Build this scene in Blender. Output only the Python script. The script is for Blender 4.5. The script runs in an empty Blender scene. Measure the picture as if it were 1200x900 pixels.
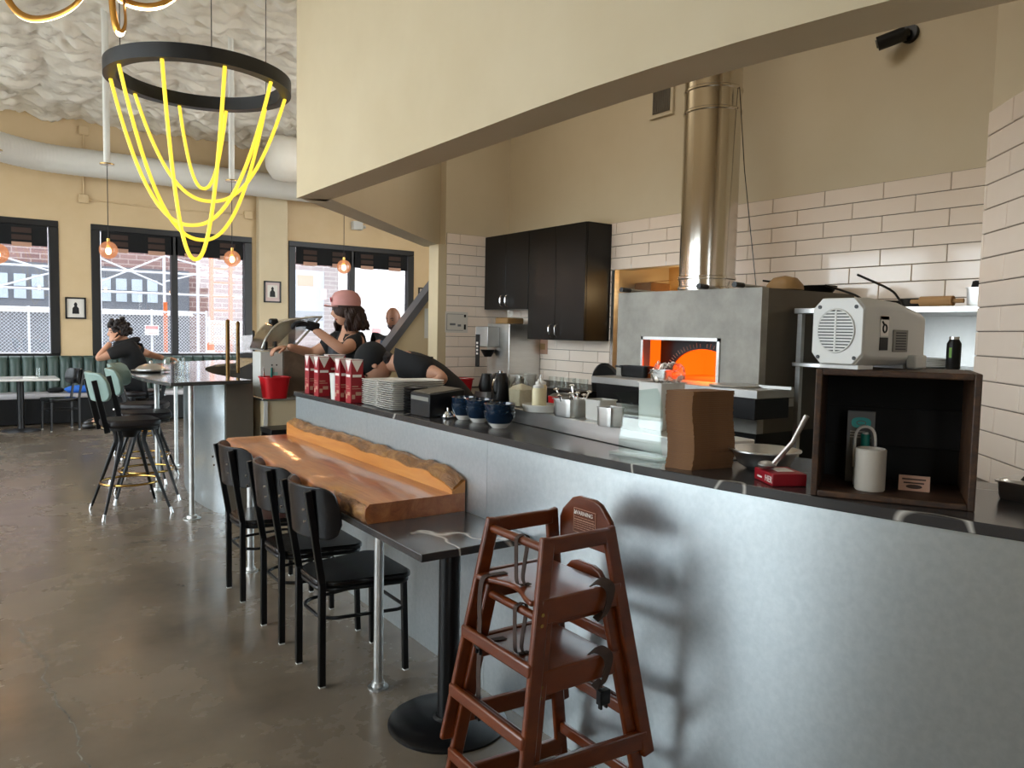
import bpy, bmesh, math, random
from mathutils import Vector, Matrix
random.seed(7)
S = bpy.context.scene
COL = S.collection
PI = math.pi
R = math.radians

# ------------------------------------------------------------------ camera
FPX, CAMH = 897.02, 1.55
YAW, PIT, ROL = R(35.109), R(3.957), R(1.1346)
FW = Vector((math.sin(YAW)*math.cos(PIT), math.cos(YAW)*math.cos(PIT), -math.sin(PIT)))
_r = Vector((math.cos(YAW), -math.sin(YAW), 0)); _u = _r.cross(FW)
RT = _r*math.cos(ROL) + _u*math.sin(ROL)
UP = _u*math.cos(ROL) - _r*math.sin(ROL)
CP = Vector((0, 0, CAMH))
cd = bpy.data.cameras.new('camera'); cam = bpy.data.objects.new('camera', cd); COL.objects.link(cam)
cd.sensor_width = 36; cd.lens = FPX/1200*36; cd.clip_start = .05; cd.clip_end = 300
mw = Matrix.Identity(4)
for i, v in enumerate((RT, UP, -FW)):
    for j in range(3): mw[j][i] = v[j]
mw.translation = CP; cam.matrix_world = mw
S.camera = cam

# ------------------------------------------------------------------ world, lights, exposure
S.view_settings.view_transform = 'Standard'; S.view_settings.look = 'None'
S.view_settings.exposure = 1.9; S.view_settings.gamma = 1; S.view_settings.use_curve_mapping = False
S.cycles.use_denoising = True
S.cycles.max_bounces = 10; S.cycles.diffuse_bounces = 5; S.cycles.transparent_max_bounces = 16
S.cycles.sample_clamp_indirect = 6
W = bpy.data.worlds.new('world'); S.world = W; W.use_nodes = True
bgn = W.node_tree.nodes['Background']
bgn.inputs[0].default_value = (.90, .96, 1.0, 1); bgn.inputs[1].default_value = 2.6
XL, YB, YW, ZC = -3.6, -3.6, 14.05, 4.8        # left wall, rear wall, far wall, ceiling
def portal(loc, rot, sx, sy):
    l = bpy.data.lights.new('window_daylight_portal', 'AREA'); l.shape = 'RECTANGLE'; l.size = sx; l.size_y = sy
    l.cycles.is_portal = True
    o = bpy.data.objects.new('window_daylight_portal', l); COL.objects.link(o); o.location = loc; o.rotation_euler = rot
LEFTWIN = [(2.3, 6.2), (6.5, 9.4), (9.7, 12.9)]
REARWIN = [(-3.2, -2.0)]
LZ = (.3, 4.35)
for a, b in LEFTWIN: portal((XL-.02, (a+b)/2, sum(LZ)/2), (0, -PI/2, 0), LZ[1]-LZ[0], b-a)
for a, b in REARWIN: portal(((a+b)/2, YB-.02, sum(LZ)/2), (PI/2, 0, 0), b-a, LZ[1]-LZ[0])
FARWIN = [(-2.0, 1.119), (1.567, 4.114), (4.78, 7.37)]
FZ = (.95, 3.13)
for a, b in FARWIN: portal(((a+b)/2, YW+.12, sum(FZ)/2), (-PI/2, 0, 0), b-a, FZ[1]-FZ[0])

KFILL = 3.6
# ------------------------------------------------------------------ pixel helpers (1200x900 frame)
def ray(x, y): return FW*FPX + RT*(x-600) - UP*(y-450)
def P(x, y, z):                      # pixel to the horizontal plane it touches
    d = ray(x, y); return CP + d*((z-CAMH)/d.z)
def PX(x, y, X): d = ray(x, y); return CP + d*(X/d.x)
def PY(x, y, Y): d = ray(x, y); return CP + d*(Y/d.y)
def PD(x, y, D): return CP + ray(x, y)*(D/FPX)

# ------------------------------------------------------------------ materials
def lin(h):
    if not isinstance(h, str): return tuple(h)
    h = h.lstrip('#'); o = []
    for i in (0, 2, 4):
        c = int(h[i:i+2], 16)/255; o.append(c/12.92 if c <= .04045 else ((c+.055)/1.055)**2.4)
    return tuple(o)
MATS = {}
def mat(name, c, rough=.5, metal=0, c2=None, scale=6, detail=4, bump=0, bscale=40, rough2=None, coat=0, spec=.5,
        emit=0, ecol=None, stretch=None, lo=.35, hi=.65, trans=0, ior=1.45, sss=0, sheen=0):
    if name in MATS: return MATS[name]
    m = bpy.data.materials.new(name); m.use_nodes = True; MATS[name] = m
    nt = m.node_tree; N = nt.nodes; L = nt.links; b = N['Principled BSDF']
    b.inputs['Base Color'].default_value = lin(c)+(1,)
    b.inputs['Roughness'].default_value = rough; b.inputs['Metallic'].default_value = metal
    b.inputs['Specular IOR Level'].default_value = spec; b.inputs['Coat Weight'].default_value = coat
    b.inputs['Coat Roughness'].default_value = .08; b.inputs['IOR'].default_value = ior
    b.inputs['Transmission Weight'].default_value = trans; b.inputs['Sheen Weight'].default_value = sheen
    if emit:
        b.inputs['Emission Color'].default_value = lin(ecol or c)+(1,); b.inputs['Emission Strength'].default_value = emit
    tc = None
    def coords(st):
        t = N.new('ShaderNodeTexCoord'); mp = N.new('ShaderNodeMapping'); L.new(t.outputs['Object'], mp.inputs[0])
        if st: mp.inputs['Scale'].default_value = st
        return mp.outputs[0]
    if c2 is not None or rough2 is not None:
        n = N.new('ShaderNodeTexNoise'); n.inputs['Scale'].default_value = scale; n.inputs['Detail'].default_value = detail
        n.inputs['Roughness'].default_value = .6
        L.new(coords(stretch), n.inputs['Vector'])
        if c2 is not None:
            r = N.new('ShaderNodeValToRGB'); r.color_ramp.elements[0].position = lo; r.color_ramp.elements[1].position = hi
            r.color_ramp.elements[0].color = lin(c)+(1,); r.color_ramp.elements[1].color = lin(c2)+(1,)
            L.new(n.outputs['Fac'], r.inputs[0]); L.new(r.outputs[0], b.inputs['Base Color'])
        if rough2 is not None:
            mr = N.new('ShaderNodeMapRange'); mr.inputs['From Min'].default_value = .3; mr.inputs['From Max'].default_value = .7
            mr.inputs['To Min'].default_value = rough; mr.inputs['To Max'].default_value = rough2
            L.new(n.outputs['Fac'], mr.inputs['Value']); L.new(mr.outputs[0], b.inputs['Roughness'])
    if bump:
        n = N.new('ShaderNodeTexNoise'); n.inputs['Scale'].default_value = bscale; n.inputs['Detail'].default_value = 3
        L.new(coords(stretch), n.inputs['Vector'])
        bp = N.new('ShaderNodeBump'); bp.inputs['Strength'].default_value = bump; bp.inputs['Distance'].default_value = .01
        L.new(n.outputs['Fac'], bp.inputs['Height']); L.new(bp.outputs[0], b.inputs['Normal'])
    return m
def glass(name, tint=(1, 1, 1), refl=.08, rough=.0):
    if name in MATS: return MATS[name]
    m = bpy.data.materials.new(name); m.use_nodes = True; MATS[name] = m
    nt = m.node_tree; N = nt.nodes; L = nt.links
    for n in list(N): N.remove(n)
    o = N.new('ShaderNodeOutputMaterial'); t = N.new('ShaderNodeBsdfTransparent'); t.inputs[0].default_value = tuple(tint)+(1,)
    g = N.new('ShaderNodeBsdfGlossy'); g.inputs['Roughness'].default_value = rough
    fr = N.new('ShaderNodeLayerWeight'); fr.inputs[0].default_value = .5; pw = N.new('ShaderNodeMath'); pw.operation = 'POWER'; pw.inputs[1].default_value = 4; L.new(fr.outputs['Facing'], pw.inputs[0])
    mx = N.new('ShaderNodeMixShader'); ad = N.new('ShaderNodeMath'); ad.operation = 'MULTIPLY_ADD'; ad.inputs[1].default_value = .8; ad.inputs[2].default_value = refl; ad.use_clamp = True
    L.new(pw.outputs[0], ad.inputs[0]); L.new(ad.outputs[0], mx.inputs[0]); L.new(t.outputs[0], mx.inputs[1]); L.new(g.outputs[0], mx.inputs[2])
    L.new(mx.outputs[0], o.inputs[0]); return m

mat('wall_paint', '#c6ac84', .6, c2='#ccb38c', scale=1.5, bump=.03, bscale=150)
mat('wall_kitchen', '#cfc1a4', .6, c2='#d4c7ac', scale=1.2, bump=.03, bscale=150)
mat('soffit_paint', '#c6b594', .6, c2='#ccbc9c', scale=1.5, bump=.03, bscale=150)
mat('concrete_floor', '#574d41', .17, c2='#786b5b', scale=1.6, detail=9, rough2=.34, bump=.04, bscale=8, lo=.3, hi=.7)
mat('crack', '#8d887c', .8, c2='#2a2622', scale=14)
mat('grout', '#6f655a', .8)
mat('tile', '#f0e0d0', .12, c2='#f5e7d8', scale=1.5, coat=.3)
mat('insulation', '#e4dccc', .36, c2='#ece5d7', scale=2, bump=.5, bscale=9)
mat('duct_white', '#d8d5cc', .5, bump=.12, bscale=30)
mat('black_frame', '#141313', .45)
mat('steel_galv', (.62, .695, .725), .31, .88, c2=(.69, .76, .79), scale=45, detail=6, bump=.05, bscale=1.4)
mat('steel', (.62, .62, .60), .28, 1, c2=(.70, .70, .68), scale=3, rough2=.36, stretch=(1, 1, 8))
mat('steel_dull', (.42, .42, .41), .42, 1, c2=(.52, .52, .50), scale=4, rough2=.5)
mat('steel_mirror', (.62, .58, .52), .13, 1, rough2=.2, scale=3, stretch=(1, 1, .15))
mat('chrome', (.8, .8, .8), .1, 1)
mat('pipe_galv', (.50, .50, .48), .4, 1, c2=(.62, .62, .60), scale=18)
mat('brass', '#b08d4e', .22, 1); mat('bronze', '#6b5232', .35, 1)
mat('gold', '#b4813c', .3, 1)
mat('oven_plaster', '#8f8d86', .55, c2='#a6a49c', scale=5, detail=7, bump=.12, bscale=30)
mat('oven_side', '#5d564b', .5, c2='#665f54', scale=3, metal=.3)
mat('black_paint', '#070708', .35, spec=.4)
mat('black_seat', '#080708', .25, spec=.5)
mat('black_vinyl', '#1c1718', .42)
mat('black_fabric', '#09090b', .85)
mat('black_plastic', '#09090a', .4)
mat('cabinet_black', '#0b0a09', .32, spec=.4)
mat('teal_vinyl', '#35453f', .42, c2='#3c4d47', scale=4)
mat('sage_vinyl', '#7d9189', .45)
mat('white_marble', '#dcdad6', .2, c2='#cfccc6', scale=3)
mat('seat_grey', '#b9b6b8', .35)
mat('white_plastic', '#d4d3ce', .35)
mat('white_body', '#bdbcb6', .38)
mat('grey_plastic', '#77766f', .5)
mat('white_ceramic', '#d9d6cf', .2)
mat('beige_ceramic', '#b8b0a4', .4)
mat('navy_ceramic', '#12263a', .1, c2='#0e1d2e', scale=8, coat=.6)
mat('kraft', '#805c3c', .8, c2='#725034', scale=9)
mat('kraft_edge', '#a88257', .85)
mat('red_plastic', '#b3141c', .35)
mat('red_print', '#8e1220', .4)
mat('white_print', '#dfdad4', .5)
mat('black_print', '#0a0a0a', .6)
mat('label_tan', '#b28a74', .6)
mat('cyan_print', '#3aa6a6', .5)
mat('teal_plastic', '#12786f', .35)
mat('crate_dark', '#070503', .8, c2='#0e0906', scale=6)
mat('grey_card', '#6d6f71', .6)
mat('strap', '#3a2a22', .8)
mat('skin', '#b98a70', .55); mat('skin_dark', '#8a5f49', .55); mat('lip', '#8a4b44', .5); mat('eye', '#14100e', .3)
mat('hair_dark', '#1a1210', .6, bump=.8, bscale=60); mat('hair_brown', '#2e1a12', .6, bump=.8, bscale=60)
mat('pink_cap', '#c8918c', .8); mat('denim', '#3d4a5c', .85); mat('apron', '#1d1e22', .85, c2='#3a3b40', scale=30, stretch=(0, 1, .02))
mat('paper', '#dcdcd8', .6); mat('paper_pink', '#d9908f', .6); mat('paper_teal', '#8fbdb8', .6)
mat('photo_mat', '#c9b3ae', .7); mat('photo_mat2', '#d5d0c6', .7)
mat('blue_cloth', '#2f6fd0', .8)
mat('rice', '#d8cdb4', .7, bump=.5, bscale=90); mat('cream_sauce', '#d6cba6', .4)
mat('bounce_pale', '#c9c6bf', .9, c2='#d2cfc8', scale=1.2); mat('asphalt', '#98989a', .9, c2='#a6a6a6', scale=2); mat('concrete_block', '#b9b7b4', .9)
mat('fence_steel', (.62, .64, .66), .5, .3)
mat('orange_paint', '#b5571c', .5); mat('white_facade', '#e4e2de', .8, c2='#ece9e4', scale=.6); mat('facade_line', '#c5c0b8', .8)
mat('dark_facade', '#5c6066', .7); mat('far_glass', '#a9b4bd', .2); mat('brown_panel', '#9c6a45', .7)
mat('bulb', '#ffe0b0', .4, emit=9, ecol=(1, .62, .25))
mat('neon', '#a08a20', .4, emit=.38, ecol=(1, .66, .05)); mat('led', '#fff2d0', .4, emit=3.5, ecol=(1, .80, .48))
mat('oven_glow', '#a03004', .9, emit=.42, ecol=(1, .11, .003)); mat('oven_floor', '#b04a14', .8, emit=.12, ecol=(1, .12, .004))
mat('fill_diffuser', '#ffffff', .5, emit=1.5, ecol=(1, .9, .75)); mat('niche_paint', '#d6ab68', .7)
mat('oak', '#8a6a40', .5)
mat('rail_grey', '#55565c', .4)
def wood(name, a, b, c, scale, rough, stretch, coat=0, bump=.05, dist=3.0):
    m = bpy.data.materials.new(name); m.use_nodes = True; MATS[name] = m
    nt = m.node_tree; N = nt.nodes; L = nt.links; p = N['Principled BSDF']
    t = N.new('ShaderNodeTexCoord'); mp = N.new('ShaderNodeMapping'); mp.inputs['Scale'].default_value = stretch
    L.new(t.outputs['Object'], mp.inputs[0])
    w = N.new('ShaderNodeTexNoise'); w.inputs['Scale'].default_value = scale; w.inputs['Detail'].default_value = 8; w.inputs['Distortion'].default_value = dist
    w.inputs['Roughness'].default_value = .65
    L.new(mp.outputs[0], w.inputs['Vector'])
    r = N.new('ShaderNodeValToRGB'); e = r.color_ramp.elements; e[0].position = .28; e[1].position = .72
    e[0].color = lin(a)+(1,); e[1].color = lin(c)+(1,); x = e.new(.5); x.color = lin(b)+(1,)
    L.new(w.outputs['Fac'], r.inputs[0]); L.new(r.outputs[0], p.inputs['Base Color'])
    p.inputs['Roughness'].default_value = rough; p.inputs['Coat Weight'].default_value = coat; p.inputs['Coat Roughness'].default_value = .12
    bp = N.new('ShaderNodeBump'); bp.inputs['Strength'].default_value = bump; bp.inputs['Distance'].default_value = .01
    L.new(w.outputs['Fac'], bp.inputs['Height']); L.new(bp.outputs[0], p.inputs['Normal'])
    return m
wood('fir_slab', '#74381a', '#9c5a2c', '#b57342', 1.6, .34, (9, .9, 9), 1.0, .03, 1.2)
wood('fir_board', '#b06a2c', '#c4803c', '#d0924c', 1.6, .35, (6, .8, 9), .5, .03, 1.0)
wood('bark', '#3d2412', '#7a5028', '#a87c46', 14, .6, (1, .6, 1), .2, 1.0, 1.0)
wood('highchair_wood', '#4a1c05', '#5f2809', '#74360f', 1.6, .3, (2, 2, 6), .25, 0, .3)
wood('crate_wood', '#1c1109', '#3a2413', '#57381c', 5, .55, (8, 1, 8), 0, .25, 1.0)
wood('cabinet_wood', '#4a3c30', '#5a4a3b', '#685646', 4, .5, (1, 6, 1), 0, .05, 1.0)
def stone(name):       # charcoal quartz with thin white veins
    m = bpy.data.materials.new(name); m.use_nodes = True; MATS[name] = m
    nt = m.node_tree; N = nt.nodes; L = nt.links; p = N['Principled BSDF']
    t = N.new('ShaderNodeTexCoord'); n = N.new('ShaderNodeTexNoise'); n.noise_dimensions = '4D'; n.inputs['W'].default_value = 7.3; n.inputs['Scale'].default_value = .8; n.inputs['Detail'].default_value = 4
    n.inputs['Roughness'].default_value = .45; n.inputs['Distortion'].default_value = .4
    L.new(t.outputs['Object'], n.inputs['Vector'])
    s = N.new('ShaderNodeMath'); s.operation = 'SUBTRACT'; s.inputs[1].default_value = .5; a = N.new('ShaderNodeMath'); a.operation = 'ABSOLUTE'
    L.new(n.outputs['Fac'], s.inputs[0]); L.new(s.outputs[0], a.inputs[0])
    r = N.new('ShaderNodeValToRGB'); e = r.color_ramp.elements; e[0].position = 0; e[0].color = lin('#b9b4ac')+(1,); e[1].position = .0030; e[1].color = lin('#363434')+(1,)
    L.new(a.outputs[0], r.inputs[0]); L.new(r.outputs[0], p.inputs['Base Color']); p.inputs['Roughness'].default_value = .2
    return m
stone('stone')
def brickmat():
    m = bpy.data.materials.new('brick_facade'); m.use_nodes = True; MATS['brick_facade'] = m
    nt = m.node_tree; N = nt.nodes; L = nt.links; p = N['Principled BSDF']; p.inputs['Roughness'].default_value = .9
    t = N.new('ShaderNodeTexCoord'); sx = N.new('ShaderNodeSeparateXYZ'); cb = N.new('ShaderNodeCombineXYZ'); b = N.new('ShaderNodeTexBrick')
    L.new(t.outputs['Object'], sx.inputs[0]); L.new(sx.outputs[0], cb.inputs[0]); L.new(sx.outputs[2], cb.inputs[1]); L.new(cb.outputs[0], b.inputs['Vector'])
    b.inputs['Scale'].default_value = 1; b.inputs['Brick Width'].default_value = .6; b.inputs['Row Height'].default_value = .2; b.inputs['Mortar Size'].default_value = .02
    b.inputs['Color1'].default_value = lin('#8a6d68')+(1,); b.inputs['Color2'].default_value = lin('#765c59')+(1,); b.inputs['Mortar'].default_value = lin('#a3948e')+(1,)
    L.new(b.outputs[0], p.inputs['Base Color'])
brickmat()
glass('window_glass', (.93, .95, .96), .05)
glass('dimming_glass', (.66, .66, .68), .05)  # grey tint added to dim the bright view outside
glass('clear_glass', (.96, .975, .97), .05)
glass('green_glass', (.88, .95, .93), .06)
glass('clear_plastic', (.88, .88, .86), .07, .12)
glass('bag_film', (.97, .97, .97), .07, .3)
glass('hood_plastic', (.62, .62, .60), .18, .15)

# ------------------------------------------------------------------ mesh builder
class MB:
    def __init__(s): s.v = []; s.f = []; s.T = None
    def V(s, p):
        p = Vector(p)
        if s.T is not None: p = s.T @ p
        s.v.append(p); return len(s.v)-1
    def F(s, *i): s.f.append(tuple(i))
    def box(s, x0, x1, y0, y1, z0, z1):
        i = [s.V((x, y, z)) for z in (z0, z1) for y in (y0, y1) for x in (x0, x1)]
        for q in ((0, 2, 3, 1), (4, 5, 7, 6), (0, 1, 5, 4), (2, 6, 7, 3), (0, 4, 6, 2), (1, 3, 7, 5)): s.F(*[i[k] for k in q])
        return s
    def cbox(s, c, sx, sy, sz): return s.box(c[0]-sx/2, c[0]+sx/2, c[1]-sy/2, c[1]+sy/2, c[2]-sz/2, c[2]+sz/2)
    def bar(s, p0, p1, w, t, up=(0, 0, 1)):       # rectangular bar from p0 to p1; w along side, t along up
        p0 = Vector(p0); p1 = Vector(p1); d = (p1-p0).normalized(); u = Vector(up); sd = d.cross(u)
        if sd.length < 1e-4: sd = d.cross(Vector((1, 0, 0)))
        sd.normalize(); u = sd.cross(d)
        i = [s.V(p+sd*a*w/2+u*b*t/2) for p in (p0, p1) for a, b in ((-1, -1), (1, -1), (1, 1), (-1, 1))]
        s.F(i[0], i[1], i[2], i[3]); s.F(i[7], i[6], i[5], i[4])
        for k in range(4): s.F(i[k], i[k+4], i[(k+1) % 4+4], i[(k+1) % 4])
        return s
    def cyl(s, p0, p1, r0, r1=None, n=16, caps=True):
        r1 = r0 if r1 is None else r1
        return s.tube([p0, p1], [r0, r1], n, caps=caps)
    def tube(s, pts, r, n=8, closed=False, caps=True, flat=None):
        pts = [Vector(p) for p in pts]; m = len(pts); rs = r if isinstance(r, (list, tuple)) else [r]*m
        rings = []; prev = None
        for k in range(m):
            a = pts[k-1] if (k > 0 or closed) else pts[k]; b = pts[(k+1) % m] if (k < m-1 or closed) else pts[k]
            d = (b-a)
            d = d.normalized() if d.length > 1e-9 else Vector((0, 0, 1))
            if prev is None:
                u = d.orthogonal().normalized()
                if abs(d.z) < .9: u = (Vector((0, 0, 1))-d*d.z).normalized()
            else:
                u = prev-d*prev.dot(d); u = u.normalized() if u.length > 1e-6 else d.orthogonal().normalized()
            prev = u; w = d.cross(u)
            fa = flat or (1, 1)
            rings.append([s.V(pts[k]+u*math.cos(2*PI*j/n)*rs[k]*fa[0]+w*math.sin(2*PI*j/n)*rs[k]*fa[1]) for j in range(n)])
        for k in range(m if closed else m-1):
            A = rings[k]; B = rings[(k+1) % m]
            for j in range(n): s.F(A[j], A[(j+1) % n], B[(j+1) % n], B[j])
        if caps and not closed: s.F(*rings[0][::-1]); s.F(*rings[-1])
        return s
    def lathe(s, prof, c=(0, 0, 0), n=24, sx=1, sy=1, sq=0):
        rings = []
        for r, z in prof:
            ring = []
            for j in range(n):
                a = 2*PI*j/n; ca, sa = math.cos(a), math.sin(a)
                k = 1
                if sq: k = 1/((abs(ca)**sq+abs(sa)**sq)**(1/sq))
                ring.append(s.V((c[0]+r*k*ca*sx, c[1]+r*k*sa*sy, c[2]+z)))
            rings.append(ring)
        for A, B in zip(rings, rings[1:]):
            for j in range(n): s.F(A[j], A[(j+1) % n], B[(j+1) % n], B[j])
        if prof[0][0] > 1e-6: s.F(*rings[0][::-1])
        if prof[-1][0] > 1e-6: s.F(*rings[-1])
        return s
    def sphere(s, c, r, nu=16, nv=10, fn=None):
        r = (r, r, r) if not isinstance(r, (tuple, list)) else r; c = Vector(c); rings = []
        for i in range(1, nv):
            t = PI*i/nv; ring = []
            for j in range(nu):
                a = 2*PI*j/nu; u = Vector((math.sin(t)*math.cos(a), math.sin(t)*math.sin(a), math.cos(t)))
                k = fn(u) if fn else Vector((0, 0, 0))
                ring.append(s.V(c+Vector((u.x*r[0], u.y*r[1], u.z*r[2]))+k))
            rings.append(ring)
        t = s.V(c+Vector((0, 0, r[2]))); b = s.V(c-Vector((0, 0, r[2])))
        for j in range(nu): s.F(t, rings[0][j], rings[0][(j+1) % nu]); s.F(b, rings[-1][(j+1) % nu], rings[-1][j])
        for A, B in zip(rings, rings[1:]):
            for j in range(nu): s.F(A[j], B[j], B[(j+1) % nu], A[(j+1) % nu])
        return s
    def prism(s, poly, z0, z1, f=None):            # poly in 2d; f maps (a,b,h)->3d
        f = f or (lambda a, b, h: (a, b, h)); n = len(poly)
        A = [s.V(f(a, b, z0)) for a, b in poly]; B = [s.V(f(a, b, z1)) for a, b in poly]
        s.F(*A[::-1]); s.F(*B)
        for k in range(n): s.F(A[k], A[(k+1) % n], B[(k+1) % n], B[k])
        return s
    def strip(s, A, B, z0, z1):                    # curved slab between two plan polylines
        n = len(A); g = [[s.V((p[0], p[1], z)) for p in L] for L in (A, B) for z in (z0, z1)]
        a0, a1, b0, b1 = g
        for k in range(n-1):
            s.F(a0[k], a0[k+1], a1[k+1], a1[k]); s.F(b0[k+1], b0[k], b1[k], b1[k+1])
            s.F(a1[k], a1[k+1], b1[k+1], b1[k]); s.F(a0[k+1], a0[k], b0[k], b0[k+1])
        s.F(a0[0], a1[0], b1[0], b0[0]); s.F(a0[-1], b0[-1], b1[-1], a1[-1])
        return s
    def addmesh(s, me, mx=None):
        o = len(s.v)
        for v in me.vertices: s.V((mx @ v.co) if mx else v.co)
        for p in me.polygons: s.f.append(tuple(o+i for i in p.vertices))
        return s
    def mesh(s, name, m, angle=38):
        me = bpy.data.meshes.new(name); me.from_pydata([tuple(v) for v in s.v], [], s.f)
        b = bmesh.new(); b.from_mesh(me); bmesh.ops.recalc_face_normals(b, faces=b.faces); b.to_mesh(me); b.free()
        for p in me.polygons: p.use_smooth = True
        me.set_sharp_from_angle(angle=R(angle))
        if m: me.materials.append(MATS[m] if isinstance(m, str) else m)
        return me
    def build(s, name, m, parent=None, bevel=0, seg=2, angle=38, label=None):
        o = bpy.data.objects.new(name, s.mesh(name, m, angle)); COL.objects.link(o)
        if parent is not None: o.parent = parent
        if bevel:
            bm_ = o.modifiers.new('bevel', 'BEVEL'); bm_.width = bevel; bm_.segments = seg; bm_.limit_method = 'ANGLE'; bm_.angle_limit = R(40)
        if label: o['label'] = label
        return o
def thing(name, label, cat, loc=(0, 0, 0), rz=0, group=None):
    o = bpy.data.objects.new(name, None); COL.objects.link(o); o.location = loc; o.rotation_euler = (0, 0, rz); o.empty_display_size = .1
    return tag(o, label, cat, group)
def tag(o, label, cat, group=None):
    o['label'] = label; o['category'] = cat
    if group: o['group'] = group
    return o
def stru(o): o['kind'] = 'structure'; return o
def stuff(o): o['kind'] = 'stuff'; return o
def dup(root, loc, rz=0, label=None):
    r = root.copy(); COL.objects.link(r); r.location = loc; r.rotation_euler = (0, 0, rz)
    if label: r['label'] = label
    for ch in list(root.children):
        c = ch.copy(); COL.objects.link(c); c.parent = r
        for g in list(ch.children):
            d = g.copy(); COL.objects.link(d); d.parent = c
    return r
def txt(name, s, size, m, parent, mx, ext=.0006):
    cu = bpy.data.curves.new(name, 'FONT'); cu.body = s; cu.size = size; cu.extrude = ext; cu.align_x = 'CENTER'; cu.align_y = 'CENTER'
    t = bpy.data.objects.new(name, cu); COL.objects.link(t)
    dg = bpy.context.evaluated_depsgraph_get(); me = bpy.data.meshes.new_from_object(t.evaluated_get(dg))
    bpy.data.objects.remove(t); me.transform(mx); me.materials.clear(); me.materials.append(MATS[m])
    o = bpy.data.objects.new(name, me); COL.objects.link(o)
    if parent is not None: o.parent = parent
    return o
def frame(origin, ux, uy):                         # matrix with x along ux, y along uy
    ux = Vector(ux).normalized(); uy = Vector(uy); uz = ux.cross(uy).normalized(); uy = uz.cross(ux)
    m = Matrix.Identity(4)
    for i, v in enumerate((ux, uy, uz)):
        for j in range(3): m[j][i] = v[j]
    m.translation = Vector(origin); return m
def bez(pts, n=8):                                 # Catmull-Rom through points
    pts = [Vector(p) for p in pts]; q = [2*pts[0]-pts[1]]+pts+[2*pts[-1]-pts[-2]]; out = []
    for k in range(1, len(q)-2):
        a, b, c, d = q[k-1:k+3]
        for j in range(n):
            t = j/n; out.append(.5*((2*b)+(c-a)*t+(2*a-5*b+4*c-d)*t*t+(3*b-a-3*c+d)*t**3))
    out.append(pts[-1]); return out

# ------------------------------------------------------------------ the room
# counter / soffit line in plan: straight along x=1.77, bending away below y=2.4
def cx(y): return 1.77 + (max(0, 2.4-y)**2)/12.4
YS = [5.04, 4.4, 3.7, 3.0, 2.4, 2.1, 1.8, 1.5, 1.2, .9, .6, .35, .2]
def off(d):
    o = []
    for y in YS:
        e = .02; t = Vector((cx(y-e)-cx(y+e), -2*e)).normalized(); n = Vector((-t.y, t.x)); k = n.x-n.y
        dd = min(d, max(0, (1.975-cx(y)+y)/k)) if k > 0 and d > .1 else d
        o.append((cx(y)+n.x*dd, y+n.y*dd))
    return o

fl = stru(MB().box(XL-.2, 9, YB-.2, YW+.3, -.12, 0).build('floor', 'concrete_floor'))
cr = [P(*q, 0) for q in [(24, 736), (29, 752), (42, 764), (55, 775), (50, 795), (60, 812), (72, 832), (83, 850), (92, 872), (98, 892), (110, 910)]]
m = MB(); random.seed(3); pts = []
for a, b in zip(cr, cr[1:]):
    for k in range(4): pts.append(a.lerp(b, k/4)+Vector((random.uniform(-.014, .014), random.uniform(-.014, .014), 0)))
for k in range(len(pts)-1):
    w = random.uniform(.0015, .004)
    d = (pts[k+1]-pts[k]).normalized(); n = Vector((-d.y, d.x, 0))*w
    q = [m.V(pts[k]-n+Vector((0, 0, .0006))), m.V(pts[k]+n+Vector((0, 0, .0006))), m.V(pts[k+1]+n+Vector((0, 0, .0006))), m.V(pts[k+1]-n+Vector((0, 0, .0006)))]; m.F(*q)
m.build('crack', 'crack', fl)

# ceiling of quilted insulation: rippled sheet pinned at points
m = MB(); nx, ny = 300, 330; x0, x1, y0, y1 = XL-.1, 8.8, 2.5, YW+.2
from mathutils import noise
def cz(x, y):
    u = x/.75+.15*math.sin(y*2); v = y/.42+.2*math.sin(x*1.3)
    pin = abs(math.sin(PI*u))**.5*abs(math.sin(PI*v))**.5
    wx = x+.25*noise.noise((x*1.5, y*1.5, 9)); wy = y+.12*noise.noise((x*2.5, y*2.5, 4))
    rg = abs(noise.noise((wx*2.6, wy*8, 0))); rg2 = abs(noise.noise((wx*6, wy*13, 3))); rg3 = noise.noise((x*16, y*22, 1))
    return ZC-.055*pin-(.15*rg+.085*rg2)*(.5+.6*pin)+.012*rg3
g = [[m.V((x0+(x1-x0)*i/nx, y0+(y1-y0)*j/ny, cz(x0+(x1-x0)*i/nx, y0+(y1-y0)*j/ny))) for i in range(nx+1)] for j in range(ny+1)]
for j in range(ny):
    for i in range(nx): m.F(g[j][i], g[j][i+1], g[j+1][i+1], g[j+1][i])
m.box(XL-.2, 9, YB-.2, YW+.3, ZC+.05, ZC+.2)
stru(m.build('ceiling', 'insulation', angle=180))

def wall_with_holes(name, along, a0, a1, fixed, thick, holes, hz, m, z1=ZC+.05):
    b = MB(); cur = a0
    def seg(p, q, zz0, zz1):
        if q-p < 1e-4: return
        if along == 'x': b.box(p, q, min(fixed, fixed+thick), max(fixed, fixed+thick), zz0, zz1)
        else: b.box(min(fixed, fixed+thick), max(fixed, fixed+thick), p, q, zz0, zz1)
    for p, q in holes:
        seg(cur, p, 0, z1); seg(p, q, 0, hz[0]); seg(p, q, hz[1], z1); cur = q
    seg(cur, a1, 0, z1)
    return stru(b.build(name, m))
wall_with_holes('wall_far', 'x', XL-.2, 9, YW, .25, FARWIN, FZ, 'wall_paint')
wall_with_holes('wall_left', 'y', YB-.2, YW+.25, XL, -.2, LEFTWIN, LZ, 'wall_paint')
wall_with_holes('wall_rear', 'x', XL-.2, 2.4, YB, -.2, REARWIN, LZ, 'wall_paint')
stru(MB().box(4.19, 4.71, 13.88, YW, 0, ZC).build('wall_column', 'soffit_paint', bevel=.01))
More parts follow.
